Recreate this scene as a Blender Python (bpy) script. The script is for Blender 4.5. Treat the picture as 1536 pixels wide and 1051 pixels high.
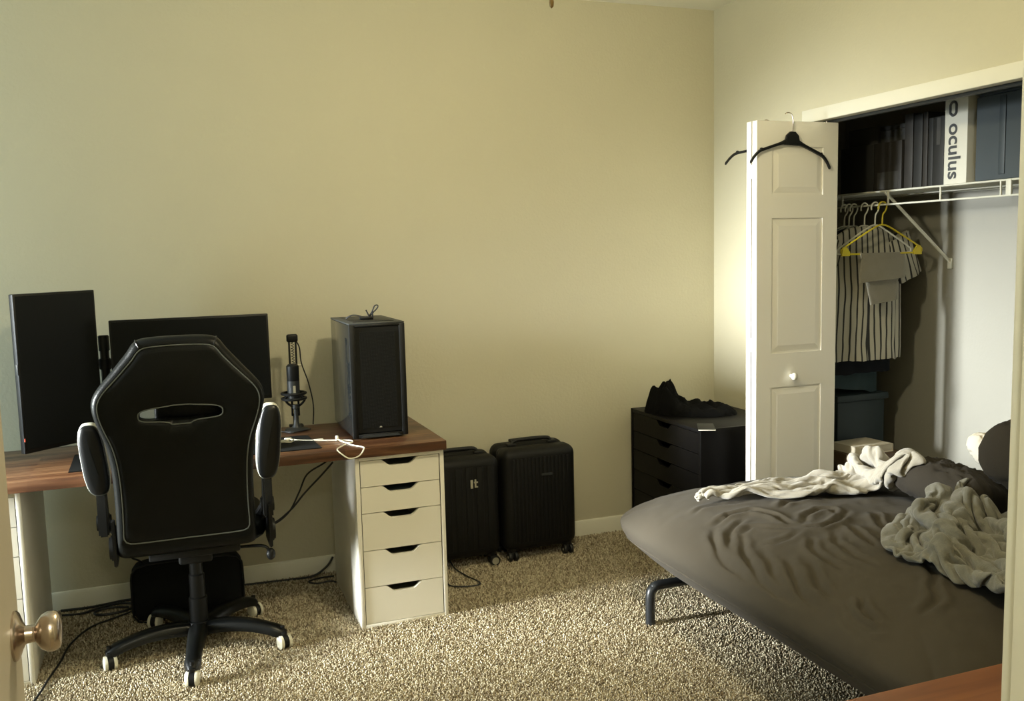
import bpy, bmesh, math, random
import numpy as np
from mathutils import Vector, Matrix, noise

random.seed(7)
scene = bpy.context.scene
col = scene.collection
for o in list(bpy.data.objects):
    bpy.data.objects.remove(o, do_unlink=True)

# ------------------------------------------------------------------ camera
CAM = Vector((-0.6498, -3.5253, 1.4893))
YAW, PITCH, ROLL = 0.3573, -0.1082, -0.0244
fw = Vector((math.sin(YAW) * math.cos(PITCH), math.cos(YAW) * math.cos(PITCH), math.sin(PITCH)))
r0 = Vector((math.cos(YAW), -math.sin(YAW), 0))
u0 = r0.cross(fw)
rt = r0 * math.cos(ROLL) + u0 * math.sin(ROLL)
up = u0 * math.cos(ROLL) - r0 * math.sin(ROLL)
cd = bpy.data.cameras.new('camera')
cam = bpy.data.objects.new('camera', cd)
col.objects.link(cam)
m3 = Matrix((rt, up, -fw)).transposed()
cam.matrix_world = Matrix.Translation(CAM) @ m3.to_4x4()
cd.sensor_fit = 'HORIZONTAL'
cd.sensor_width = 36.0
cd.lens = 36.0 * 1381.85 / 1536.0
cd.clip_start = 0.02
scene.camera = cam

# ------------------------------------------------------------------ world, light, exposure
world = bpy.data.worlds.new('world')
scene.world = world
world.use_nodes = True
wn = world.node_tree.nodes
wn['Background'].inputs[0].default_value = (0.72, 0.82, 0.95, 1)
wn['Background'].inputs[1].default_value = 0.3
scene.view_settings.view_transform = 'Standard'
scene.view_settings.look = 'None'
scene.view_settings.gamma = 1
scene.view_settings.use_curve_mapping = False
scene.view_settings.exposure = 0.0


def area_light(name, loc, rot, sx, sy, power, color, spread=180):
    d = bpy.data.lights.new(name, 'AREA')
    d.shape = 'RECTANGLE'
    d.size, d.size_y = sx, sy
    d.energy = power
    d.color = color
    d.spread = math.radians(spread)
    o = bpy.data.objects.new(name, d)
    o.location = loc
    o.rotation_euler = rot
    col.objects.link(o)
    return o


# daylight through the window of the left wall: open sky falling in downwards, plus the soft part scattered sideways
WIN_Y0, WIN_Y1, WIN_Z0, WIN_Z1, WALL_L = -0.42, 0.12, 0.40, 2.1, -3.0
WINDOW_W, WINDOW_C = 56, (0.97, 1.0, 0.98)
GLOW_W, GLOW_C = 34, (0.62, 0.86, 1.0)
area_light('window_daylight', (WALL_L - 0.16, (WIN_Y0 + WIN_Y1) / 2, (WIN_Z0 + WIN_Z1) / 2),
           (0, -math.pi / 2 + math.radians(9), 0), WIN_Z1 - WIN_Z0, WIN_Y1 - WIN_Y0, WINDOW_W, WINDOW_C, 30)
area_light('window_glow', (WALL_L - 0.02, (WIN_Y0 + WIN_Y1) / 2, (WIN_Z0 + WIN_Z1) / 2),
           (0, -math.pi / 2, 0), WIN_Z1 - WIN_Z0 - 0.1, WIN_Y1 - WIN_Y0 - 0.1, GLOW_W, GLOW_C, 180)
# ceiling fan lamp and added hallway fill lamp (built with their fixtures further down)
FAN_W, FAN_C = 54, (1.0, 0.885, 0.57)
HALL_W, HALL_C = 52, (1.0, 0.98, 0.80)

# ------------------------------------------------------------------ materials
MATS = {}


def nodes_of(m):
    m.use_nodes = True
    nt = m.node_tree
    return nt, nt.nodes, nt.links, nt.nodes['Principled BSDF']


def mat(name, color, rough=0.6, metal=0.0, var=0.0, vscale=20.0, bump=0.0, bscale=200.0, coat=0.0, spec=0.5, sheen=0.0, stretch=None):
    """principled material with optional noise colour variation and noise bump"""
    m = bpy.data.materials.new(name)
    nt, N, L, b = nodes_of(m)
    b.inputs['Base Color'].default_value = (*color, 1)
    b.inputs['Roughness'].default_value = rough
    b.inputs['Metallic'].default_value = metal
    b.inputs['Coat Weight'].default_value = coat
    b.inputs['Specular IOR Level'].default_value = spec
    b.inputs['Sheen Weight'].default_value = sheen
    tc = N.new('ShaderNodeTexCoord')
    src = tc.outputs['Object']
    if stretch:
        mp = N.new('ShaderNodeMapping')
        mp.inputs['Scale'].default_value = stretch
        L.new(src, mp.inputs[0])
        src = mp.outputs[0]
    if var:
        t = N.new('ShaderNodeTexNoise')
        t.inputs['Scale'].default_value = vscale
        t.inputs['Detail'].default_value = 4
        L.new(src, t.inputs['Vector'])
        r = N.new('ShaderNodeMixRGB')
        r.inputs[1].default_value = (*[c * (1 - var) for c in color], 1)
        r.inputs[2].default_value = (*[min(1, c * (1 + var)) for c in color], 1)
        L.new(t.outputs['Fac'], r.inputs[0])
        L.new(r.outputs[0], b.inputs['Base Color'])
    if bump:
        t = N.new('ShaderNodeTexNoise')
        t.inputs['Scale'].default_value = bscale
        t.inputs['Detail'].default_value = 3
        L.new(src, t.inputs['Vector'])
        bp = N.new('ShaderNodeBump')
        bp.inputs['Strength'].default_value = bump
        bp.inputs['Distance'].default_value = 0.004
        L.new(t.outputs['Fac'], bp.inputs['Height'])
        L.new(bp.outputs[0], b.inputs['Normal'])
    MATS[name] = m
    return m


WALLC = (0.60, 0.565, 0.42)
wall_m = mat('painted_wall', WALLC, 0.75, bump=0.35, bscale=75, var=0.03, vscale=3)
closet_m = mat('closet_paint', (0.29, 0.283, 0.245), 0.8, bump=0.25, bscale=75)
ceil_m = mat('ceiling_paint', (0.88, 0.86, 0.74), 0.9, bump=0.3, bscale=60)
trim_m = mat('trim_paint', (0.80, 0.78, 0.66), 0.45, bump=0.05, bscale=30)
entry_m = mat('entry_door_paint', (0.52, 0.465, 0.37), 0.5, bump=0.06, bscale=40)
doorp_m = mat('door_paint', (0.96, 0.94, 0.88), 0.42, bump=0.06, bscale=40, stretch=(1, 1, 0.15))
lam_m = mat('white_laminate', (0.84, 0.81, 0.71), 0.4, bump=0.02, bscale=100)
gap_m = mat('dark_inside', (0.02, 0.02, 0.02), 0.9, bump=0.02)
leather_m = mat('black_leather', (0.0030, 0.0036, 0.0033), 0.36, spec=0.17, bump=0.18, bscale=260, var=0.2, vscale=9)
leather2_m = mat('black_leather_smooth', (0.0035, 0.004, 0.004), 0.32, spec=0.35, bump=0.08, bscale=200)
wleather_m = mat('white_leather', (0.62, 0.60, 0.50), 0.4, bump=0.05, bscale=200)
stitch_m = mat('grey_piping', (0.10, 0.11, 0.10), 0.4, bump=0.1, bscale=400)
plas_m = mat('black_plastic', (0.0050, 0.0055, 0.0055), 0.45, spec=0.3, bump=0.08, bscale=300)
matte_m = mat('black_matte', (0.0045, 0.005, 0.0045), 0.8, spec=0.2, bump=0.1, bscale=300)
dgrey_m = mat('dark_grey_plastic', (0.022, 0.025, 0.025), 0.45, bump=0.05)
steel_m = mat('black_steel', (0.012, 0.014, 0.016), 0.38, metal=0.1, coat=0.2, bump=0.05, bscale=80)
screen_m = mat('screen_panel', (0.005, 0.006, 0.006), 0.45, spec=0.15, bump=0.01, bscale=10)
nickel_m = mat('satin_nickel', (0.50, 0.42, 0.36), 0.24, metal=1.0, var=0.12, vscale=6, stretch=(1, 6, 6))
brass_m = mat('antique_brass', (0.35, 0.24, 0.12), 0.35, metal=1.0, var=0.1)
wplas_m = mat('white_plastic', (0.80, 0.78, 0.66), 0.4, bump=0.02)
wcaster_m = mat('caster_white', (0.78, 0.75, 0.60), 0.4, bump=0.02)
cable_m = mat('black_cable', (0.012, 0.013, 0.014), 0.5, bump=0.05)
wcable_m = mat('white_cable', (0.85, 0.82, 0.68), 0.4, bump=0.02)
suit_m = mat('suitcase_shell', (0.0045, 0.0045, 0.004), 0.5, spec=0.25, bump=0.25, bscale=420)
suitb_m = mat('suitcase_trim', (0.008, 0.008, 0.008), 0.5, bump=0.1)
silver_m = mat('silver_badge', (0.55, 0.53, 0.42), 0.35, metal=0.6, var=0.05)
bdres_m = mat('black_brown_laminate', (0.0032, 0.0028, 0.0028), 0.45, spec=0.12, bump=0.05, bscale=60, var=0.15, vscale=14, stretch=(1, 1, 6))
sheet_m = mat('taupe_sheet', (0.062, 0.053, 0.039), 0.9, spec=0.15, bump=0.12, bscale=500, var=0.10, vscale=5, sheen=0.04)
cream_m = mat('cream_fleece', (0.33, 0.305, 0.25), 0.95, bump=0.5, bscale=260, var=0.12, vscale=30, sheen=0.4)
greyb_m = mat('grey_fleece', (0.165, 0.160, 0.130), 0.95, bump=0.5, bscale=260, var=0.18, vscale=24, sheen=0.35)
darkp_m = mat('charcoal_fabric', (0.034, 0.029, 0.022), 0.9, spec=0.15, bump=0.2, bscale=240, var=0.12, vscale=12, sheen=0.03)
whitec_m = mat('white_cotton', (0.75, 0.70, 0.60), 0.9, bump=0.15, bscale=300)
jacket_m = mat('black_cloth', (0.004, 0.004, 0.004), 0.9, spec=0.1, bump=0.3, bscale=200)
navy_m = mat('navy_cloth', (0.012, 0.014, 0.018), 0.9, spec=0.15, bump=0.2, bscale=200)
teal_m = mat('teal_cloth', (0.03, 0.055, 0.065), 0.9, bump=0.2, bscale=200, var=0.2)
beige_m = mat('grey_beige_cloth', (0.25, 0.235, 0.19), 0.9, bump=0.25, bscale=260, var=0.12, vscale=20)
yel_m = mat('yellow_plastic', (0.55, 0.45, 0.02), 0.4, bump=0.02)
wire_m = mat('white_coated_wire', (0.62, 0.62, 0.54), 0.4, bump=0.02)
blue_m = mat('blue_grey_plastic', (0.042, 0.055, 0.064), 0.5, var=0.1, vscale=4, bump=0.05, bscale=30)
boxdk_m = mat('dark_box_card', (0.010, 0.010, 0.0085), 0.6, var=0.4, vscale=18, bump=0.05)
boxbr_m = mat('dark_brown_card', (0.017, 0.0145, 0.011), 0.6, var=0.4, vscale=22, bump=0.05)
boxgr_m = mat('grey_card', (0.040, 0.039, 0.035), 0.6, var=0.1, bump=0.03)
whitebox_m = mat('white_card', (0.62, 0.61, 0.53), 0.55, bump=0.02)
ink_m = mat('dark_grey_print', (0.05, 0.055, 0.06), 0.6, bump=0.01)
paper_m = mat('white_paper', (0.62, 0.56, 0.44), 0.7, bump=0.03)
brownsh_m = mat('brown_board', (0.10, 0.06, 0.03), 0.6, var=0.2, bump=0.05)
tealsh_m = mat('dark_teal_board', (0.02, 0.035, 0.042), 0.6, var=0.1, bump=0.05)
glassled_m = mat('red_led_label', (0.8, 0.12, 0.06), 0.4, bump=0.01)
shade_m = mat('lamp_linen', (0.8, 0.72, 0.55), 0.9, bump=0.1)

# carpet: speckled twist pile
carpet_m = bpy.data.materials.new('carpet_pile')
nt, N, L, b = nodes_of(carpet_m)
b.inputs['Roughness'].default_value = 0.95
b.inputs['Specular IOR Level'].default_value = 0.1
tc = N.new('ShaderNodeTexCoord')
vo = N.new('ShaderNodeTexVoronoi'); vo.inputs['Scale'].default_value = 105
L.new(tc.outputs['Object'], vo.inputs['Vector'])
sep = N.new('ShaderNodeSeparateColor'); L.new(vo.outputs['Color'], sep.inputs[0])
rp = N.new('ShaderNodeValToRGB')
cr = rp.color_ramp
cr.elements[0].position = 0.0; cr.elements[0].color = (0.15, 0.11, 0.068, 1)
cr.elements[1].position = 1.0; cr.elements[1].color = (0.8, 0.7, 0.5, 1)
for p, c in ((0.25, (0.30, 0.23, 0.145, 1)), (0.55, (0.5, 0.41, 0.275, 1)), (0.8, (0.66, 0.56, 0.39, 1))):
    e = cr.elements.new(p); e.color = c
L.new(sep.outputs[0], rp.inputs[0])
nz = N.new('ShaderNodeTexNoise'); nz.inputs['Scale'].default_value = 2.2; nz.inputs['Detail'].default_value = 3
L.new(tc.outputs['Object'], nz.inputs['Vector'])
mx = N.new('ShaderNodeMixRGB'); mx.blend_type = 'MULTIPLY'; mx.inputs[0].default_value = 0.35
L.new(rp.outputs[0], mx.inputs[1]); L.new(nz.outputs['Fac'], mx.inputs[2])
hs = N.new('ShaderNodeMixRGB'); hs.inputs[0].default_value = 0.0
L.new(mx.outputs[0], b.inputs['Base Color'])
bp = N.new('ShaderNodeBump'); bp.inputs['Strength'].default_value = 0.6; bp.inputs['Distance'].default_value = 0.006
L.new(vo.outputs['Distance'], bp.inputs['Height']); L.new(bp.outputs[0], b.inputs['Normal'])


def wood_mat(name, dark, mid, light, scale=(1.4, 26, 26), rough=0.38):
    m = bpy.data.materials.new(name)
    nt, N, L, b = nodes_of(m)
    tc = N.new('ShaderNodeTexCoord')
    # long staves with a tone of their own, then grain
    br = N.new('ShaderNodeTexBrick')
    br.inputs['Color1'].default_value = (0, 0, 0, 1); br.inputs['Color2'].default_value = (1, 1, 1, 1)
    br.inputs['Mortar'].default_value = (0.4, 0.4, 0.4, 1)
    br.inputs['Mortar Size'].default_value = 0.0
    br.inputs['Brick Width'].default_value = 0.55; br.inputs['Row Height'].default_value = 0.045
    br.inputs['Scale'].default_value = 1.0; br.offset = 0.37
    L.new(tc.outputs['Object'], br.inputs['Vector'])
    mp = N.new('ShaderNodeMapping'); mp.inputs['Scale'].default_value = scale
    L.new(tc.outputs['Object'], mp.inputs[0])
    nz = N.new('ShaderNodeTexNoise'); nz.inputs['Scale'].default_value = 1.6; nz.inputs['Detail'].default_value = 6; nz.inputs['Distortion'].default_value = 0.6
    L.new(mp.outputs[0], nz.inputs['Vector'])
    ad = N.new('ShaderNodeMath'); ad.operation = 'MULTIPLY_ADD'
    L.new(br.outputs['Color'], ad.inputs[0]); ad.inputs[1].default_value = 0.30
    L.new(nz.outputs['Fac'], ad.inputs[2])
    rp = N.new('ShaderNodeValToRGB')
    rp.color_ramp.elements[0].position = 0.38; rp.color_ramp.elements[0].color = (*dark, 1)
    rp.color_ramp.elements[1].position = 0.86; rp.color_ramp.elements[1].color = (*light, 1)
    e = rp.color_ramp.elements.new(0.6); e.color = (*mid, 1)
    L.new(ad.outputs[0], rp.inputs[0])
    L.new(rp.outputs[0], b.inputs['Base Color'])
    b.inputs['Roughness'].default_value = rough
    return m


walnut_m = wood_mat('walnut_block', (0.036, 0.014, 0.006), (0.092, 0.037, 0.015), (0.20, 0.105, 0.050))
orange_m = wood_mat('orange_brown_wood', (0.15, 0.05, 0.016), (0.21, 0.075, 0.024), (0.26, 0.10, 0.034), (1.0, 12, 12), 0.45)
fanwood_m = wood_mat('fan_blade_wood', (0.12, 0.06, 0.03), (0.16, 0.08, 0.04), (0.2, 0.1, 0.05))

# striped jersey cloth
stripe_m = bpy.data.materials.new('striped_cloth')
nt, N, L, b = nodes_of(stripe_m)
at = N.new('ShaderNodeAttribute'); at.attribute_name = 'stripe'
wv = N.new('ShaderNodeMath'); wv.operation = 'FRACT'; L.new(at.outputs['Fac'], wv.inputs[0])
gt = N.new('ShaderNodeMath'); gt.operation = 'LESS_THAN'; gt.inputs[1].default_value = 0.27
L.new(wv.outputs[0], gt.inputs[0])
mx = N.new('ShaderNodeMixRGB')
mx.inputs[1].default_value = (0.46, 0.44, 0.36, 1); mx.inputs[2].default_value = (0.025, 0.025, 0.025, 1)
L.new(gt.outputs[0], mx.inputs[0]); L.new(mx.outputs[0], b.inputs['Base Color'])
b.inputs['Roughness'].default_value = 0.9

# window glass: mostly clear, slight reflection
glass_m = bpy.data.materials.new('window_glass')
nt, N, L, b = nodes_of(glass_m)
tr = N.new('ShaderNodeBsdfTransparent'); gl = N.new('ShaderNodeBsdfGlossy'); gl.inputs['Roughness'].default_value = 0.02
ms = N.new('ShaderNodeMixShader'); ms.inputs[0].default_value = 0.05
L.new(tr.outputs[0], ms.inputs[1]); L.new(gl.outputs[0], ms.inputs[2])
L.new(ms.outputs[0], N['Material Output'].inputs[0])

# warm bulb
bulb_m = bpy.data.materials.new('warm_bulb')
nt, N, L, b = nodes_of(bulb_m)
b.inputs['Emission Color'].default_value = (1.0, 0.72, 0.38, 1)
b.inputs['Emission Strength'].default_value = 4.0


# ------------------------------------------------------------------ mesh builder
class MB:
    def __init__(self, off=(0, 0, 0)):
        self.bm = bmesh.new()
        self.off = Vector(off)

    def _merge(self, tmp, M=None):
        if M is not None:
            bmesh.ops.transform(tmp, matrix=M, verts=tmp.verts)
        me = bpy.data.meshes.new('tmp')
        tmp.to_mesh(me); tmp.free()
        self.bm.from_mesh(me)
        bpy.data.meshes.remove(me)
        return self

    def box(self, a, b, bev=0.0, seg=2, M=None):
        t = bmesh.new()
        bmesh.ops.create_cube(t, size=1)
        a = Vector(a); b = Vector(b)
        c = (a + b) / 2; s = b - a
        for v in t.verts:
            v.co = Vector((v.co.x * s.x, v.co.y * s.y, v.co.z * s.z)) + c
        if bev > 0:
            bmesh.ops.bevel(t, geom=t.edges[:], offset=bev, segments=seg, profile=0.5, affect='EDGES')
        return self._merge(t, M)

    def cyl(self, p0, p1, r, r2=None, n=16, bev=0.0):
        p0 = Vector(p0); p1 = Vector(p1)
        d = p1 - p0
        t = bmesh.new()
        bmesh.ops.create_cone(t, cap_ends=True, segments=n, radius1=r, radius2=r if r2 is None else r2, depth=d.length)
        if bev > 0:
            es = [e for e in t.edges if any(len(f.verts) > 4 for f in e.link_faces)]
            bmesh.ops.bevel(t, geom=es, offset=bev, segments=2, affect='EDGES')
        M = Matrix.Translation((p0 + p1) / 2) @ d.to_track_quat('Z', 'Y').to_matrix().to_4x4()
        return self._merge(t, M)

    def sphere(self, c, r, sc=(1, 1, 1), n=16):
        t = bmesh.new()
        bmesh.ops.create_uvsphere(t, u_segments=n, v_segments=max(6, n // 2), radius=r)
        return self._merge(t, Matrix.Translation(c) @ Matrix.Diagonal((*sc, 1)))

    def lathe(self, prof, origin=(0, 0, 0), axis=(0, 0, 1), n=24):
        """profile [(radius, height)] turned about axis"""
        t = bmesh.new()
        rings = []
        for r, h in prof:
            rings.append([t.verts.new((r * math.cos(2 * math.pi * i / n), r * math.sin(2 * math.pi * i / n), h)) for i in range(n)])
        for a, b2 in zip(rings, rings[1:]):
            for i in range(n):
                t.faces.new((a[i], a[(i + 1) % n], b2[(i + 1) % n], b2[i]))
        t.faces.new(list(reversed(rings[0]))); t.faces.new(rings[-1])
        M = Matrix.Translation(origin) @ Vector(axis).to_track_quat('Z', 'Y').to_matrix().to_4x4()
        return self._merge(t, M)

    def tube(self, pts, r, n=8, closed=False, smooth=0, radii=None):
        pts = [Vector(p) for p in pts]
        if smooth:
            pts = catmull(pts, smooth, closed)
            if radii:
                radii = np.interp(np.linspace(0, 1, len(pts)), np.linspace(0, 1, len(radii)), radii)
        t = bmesh.new()
        rings = []
        m = len(pts)
        nrm = None
        for i, p in enumerate(pts):
            if closed:
                d = pts[(i + 1) % m] - pts[i - 1]
            else:
                d = pts[min(i + 1, m - 1)] - pts[max(i - 1, 0)]
            d.normalize()
            if nrm is None:
                nrm = d.orthogonal().normalized()
            else:
                nrm = (nrm - d * nrm.dot(d))
                if nrm.length < 1e-6:
                    nrm = d.orthogonal()
                nrm.normalize()
            bn = d.cross(nrm)
            rr = radii[i] if radii is not None else r
            rings.append([t.verts.new(p + (nrm * math.cos(2 * math.pi * k / n) + bn * math.sin(2 * math.pi * k / n)) * rr) for k in range(n)])
        for i in range(m if closed else m - 1):
            a, b2 = rings[i], rings[(i + 1) % m]
            for k in range(n):
                t.faces.new((a[k], a[(k + 1) % n], b2[(k + 1) % n], b2[k]))
        if not closed:
            t.faces.new(list(reversed(rings[0]))); t.faces.new(rings[-1])
        bmesh.ops.recalc_face_normals(t, faces=t.faces)
        return self._merge(t)

    def prism(self, poly, h, M=None, bev=0.0, seg=2):
        """polygon in the xy plane extruded to height h along z, then transformed by M"""
        t = bmesh.new()
        vs = [t.verts.new((x, y, 0)) for x, y in poly]
        f = t.faces.new(vs)
        r = bmesh.ops.extrude_face_region(t, geom=[f])
        for v in r['geom']:
            if isinstance(v, bmesh.types.BMVert):
                v.co.z += h
        bmesh.ops.recalc_face_normals(t, faces=t.faces)
        if bev > 0:
            es = [e for e in t.edges if e.calc_face_angle(0) > 0.9]
            bmesh.ops.bevel(t, geom=es, offset=bev, segments=seg, affect='EDGES')
        return self._merge(t, M)

    def grid(self, P, closed_u=False, closed_v=False):
        """P[i][j] points"""
        t = bmesh.new()
        V = [[t.verts.new(p) for p in row] for row in P]
        nu, nv = len(V), len(V[0])
        for i in range(nu if closed_u else nu - 1):
            for j in range(nv if closed_v else nv - 1):
                a, b2, c, d = V[i][j], V[(i + 1) % nu][j], V[(i + 1) % nu][(j + 1) % nv], V[i][(j + 1) % nv]
                try:
                    t.faces.new((a, b2, c, d))
                except ValueError:
                    pass
        return self._merge(t)

    def build(self, name, m, parent=None, smooth=True, angle=40, recenter=None):
        bmesh.ops.remove_doubles(self.bm, verts=self.bm.verts, dist=1e-6)
        if self.off.length:
            bmesh.ops.translate(self.bm, verts=self.bm.verts, vec=-self.off)
        me = bpy.data.meshes.new(name)
        loc = None
        if parent is None and (recenter is None or recenter):
            xs = [v.co for v in self.bm.verts]
            lo = Vector([min(v[i] for v in xs) for i in range(3)]); hi = Vector([max(v[i] for v in xs) for i in range(3)])
            loc = Vector(((lo.x + hi.x) / 2, (lo.y + hi.y) / 2, lo.z))
            bmesh.ops.translate(self.bm, verts=self.bm.verts, vec=-loc)
        self.bm.to_mesh(me); self.bm.free()
        me.materials.append(m)
        if smooth:
            me.polygons.foreach_set('use_smooth', [True] * len(me.polygons))
            me.set_sharp_from_angle(angle=math.radians(angle))
        o = bpy.data.objects.new(name, me)
        col.objects.link(o)
        if parent is not None:
            o.parent = parent
        elif loc is not None:
            o.location = loc
        return o


def catmull(pts, k, closed=False):
    out = []
    m = len(pts)
    for i in range(m if closed else m - 1):
        if closed:
            p0, p1, p2, p3 = pts[i - 1], pts[i], pts[(i + 1) % m], pts[(i + 2) % m]
        else:
            p0, p1, p2, p3 = pts[max(i - 1, 0)], pts[i], pts[i + 1], pts[min(i + 2, m - 1)]
        for j in range(k):
            t = j / k
            out.append(0.5 * ((2 * p1) + (p2 - p0) * t + (2 * p0 - 5 * p1 + 4 * p2 - p3) * t * t + (3 * p1 - p0 - 3 * p2 + p3) * t ** 3))
    if not closed:
        out.append(pts[-1].copy())
    return out


def tag(o, label=None, cat=None, group=None, kind=None):
    if label: o['label'] = label
    if cat: o['category'] = cat
    if group: o['group'] = group
    if kind: o['kind'] = kind
    return o


def thing(name, loc, label, cat, group=None, rz=0):
    o = bpy.data.objects.new(name, None)
    o.empty_display_size = 0.1
    o.location = loc
    o.rotation_euler = (0, 0, rz)
    col.objects.link(o)
    return tag(o, label, cat, group)


def struct(o, label=None):
    o['kind'] = 'structure'
    if label: o['label'] = label
    return o


def empty_struct(name, loc, label=None):
    o = bpy.data.objects.new(name, None)
    o.empty_display_size = 0.1
    o.location = loc
    col.objects.link(o)
    return struct(o, label)


def mesh_obj(name, me, parent=None):
    o = bpy.data.objects.new(name, me)
    col.objects.link(o)
    if parent is not None: o.parent = parent
    return o


def fbm(x, y, z=0.0, o=3):
    return noise.fractal(Vector((x, y, z)), 1.0, 2.0, o)


YB, XR, ZC = 0.7387, 2.11, 2.705
YF = -2.95            # room side of the wall the camera looks through
CLX = 2.87            # closet back
CL_Y0, CL_Y1 = -1.90, -0.054    # closet opening
CL_Z = 2.026

# ------------------------------------------------------------------ room shell
T = 0.115
o = MB().box((-3.2, -4.7, -0.1), (3.0, YB + T, 0)).build('floor', carpet_m, smooth=False)
struct(o, 'speckled tan twist pile carpet')
o = MB().box((-3.2, -4.7, ZC), (3.0, YB + T, ZC + 0.1)).build('ceiling', ceil_m, smooth=False)
struct(o, 'off white painted ceiling')
o = MB().box((-3.2, YB, 0), (3.0, YB + T, ZC)).build('wall_back', wall_m, smooth=False)
struct(o, 'beige textured wall behind the desk')
w = MB()
w.box((XR, CL_Y1, 0), (XR + T, YB, ZC))
w.box((XR, CL_Y0, CL_Z + 0.012), (XR + T, CL_Y1, ZC))
w.box((XR, YF, 0), (XR + T, CL_Y0, ZC))
struct(w.build('wall_right', wall_m, smooth=False), 'beige wall around the closet opening')
w = MB()
w.box((WALL_L - T, -4.7, 0), (WALL_L, WIN_Y0, ZC))
w.box((WALL_L - T, WIN_Y1, 0), (WALL_L, YB, ZC))
w.box((WALL_L - T, WIN_Y0, 0), (WALL_L, WIN_Y1, WIN_Z0))
w.box((WALL_L - T, WIN_Y0, WIN_Z1), (WALL_L, WIN_Y1, ZC))
struct(w.build('wall_left', wall_m, smooth=False), 'beige wall with the window')
DO_X0, DO_X1 = -0.905, 0.046   # rough door opening
w = MB()
w.box((WALL_L, YF - T, 0), (DO_X0, YF, ZC))
w.box((DO_X1, YF - T, 0), (XR, YF, ZC))
w.box((DO_X0, YF - T, 2.06), (DO_X1, YF, ZC))
struct(w.build('wall_front', wall_m, smooth=False), 'beige wall with the doorway')
# closet shell
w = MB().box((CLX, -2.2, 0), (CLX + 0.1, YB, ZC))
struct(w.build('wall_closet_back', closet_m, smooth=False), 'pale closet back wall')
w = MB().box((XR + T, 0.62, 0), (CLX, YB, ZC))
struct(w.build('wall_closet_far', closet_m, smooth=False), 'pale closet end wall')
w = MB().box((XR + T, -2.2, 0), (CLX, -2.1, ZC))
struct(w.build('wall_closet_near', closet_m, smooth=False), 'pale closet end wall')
# hallway shell around the camera
w = MB().box((1.3, -4.7, 0), (1.4, YF - T, ZC))
struct(w.build('wall_hall_right', wall_m, smooth=False))
w = MB().box((WALL_L, -4.8, 0), (1.4, -4.7, ZC))
struct(w.build('wall_hall_back', wall_m, smooth=False))


def baseboard(name, a, b, axis, face):
    """profiled skirting along x or y"""
    prof = [(0, 0), (0.014, 0), (0.014, 0.055), (0.011, 0.062), (0.011, 0.068), (0.006, 0.080), (0, 0.083)]
    P = []
    for d, z in prof:
        row = []
        for t in (a, b):
            row.append((t, face - d, z) if axis == 'x' else (face - d, t, z))
        P.append(row)
    w = MB().grid(P)
    bmesh.ops.recalc_face_normals(w.bm, faces=w.bm.faces)
    return struct(w.build(name, trim_m, angle=25), 'off white moulded skirting')


baseboard('baseboard_back', WALL_L, XR, 'x', YB)
baseboard('baseboard_right', 0.003, YB - 0.014, 'y', XR)

# closet casing
tr1 = empty_struct('trim_1', (XR, CL_Y1, 0), 'off white closet casing')
cw = 0.058
MB((XR, CL_Y1, 0)).box((XR - 0.016, CL_Y0 - cw, CL_Z), (XR, CL_Y1 + cw - 0.005, CL_Z + cw), 0.004).build('head_casing', trim_m, tr1)
MB((XR, CL_Y1, 0)).box((XR - 0.016, CL_Y1, 0), (XR, CL_Y1 + cw - 0.005, CL_Z), 0.004).build('side_casing', trim_m, tr1)
MB((XR, CL_Y1, 0)).box((XR - 0.016, CL_Y0 - cw, 0), (XR, CL_Y0, CL_Z), 0.004).build('side_casing', trim_m, tr1)
MB((XR, CL_Y1, 0)).box((XR, CL_Y1 - 0.012, 0), (XR + T, CL_Y1, CL_Z)).build('side_jamb', trim_m, tr1)
MB((XR, CL_Y1, 0)).box((XR, CL_Y0, CL_Z + 0.002), (XR + T, CL_Y1, CL_Z + 0.012)).build('head_jamb', trim_m, tr1)
MB((XR, CL_Y1, 0)).box((XR + 0.04, CL_Y0 + 0.01, CL_Z - 0.012), (XR + 0.06, CL_Y1 - 0.02, CL_Z + 0.002), 0.003).build('door_track', dgrey_m, tr1)

# entry doorway trim
tr2 = empty_struct('trim_2', (DO_X1, YF, 0), 'off white doorway lining at the right edge')
w = (DO_X1, YF, 0)
MB(w).box((DO_X1 - 0.02, YF - T, 0), (DO_X1, YF, 2.06), 0.002).build('jamb', trim_m, tr2)
MB(w).box((DO_X0, YF - T, 2.04), (DO_X1 - 0.02, YF, 2.06), 0.002).build('head_jamb', trim_m, tr2)
MB(w).box((DO_X0, YF - T, 0), (DO_X0 + 0.012, YF, 2.04), 0.002).build('jamb', trim_m, tr2)
MB(w).box((DO_X1 - 0.013, YF, 0), (DO_X1 + 0.05, YF + 0.016, 2.11), 0.003).build('casing', trim_m, tr2)
MB(w).box((DO_X1 - 0.013, YF - T - 0.016, 0), (DO_X1 + 0.05, YF - T, 2.11), 0.003).build('casing', trim_m, tr2)
MB(w).box((DO_X0 - 0.05, YF - T - 0.016, 0), (DO_X0 + 0.006, YF - T, 2.11), 0.003).build('casing', trim_m, tr2)

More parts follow.
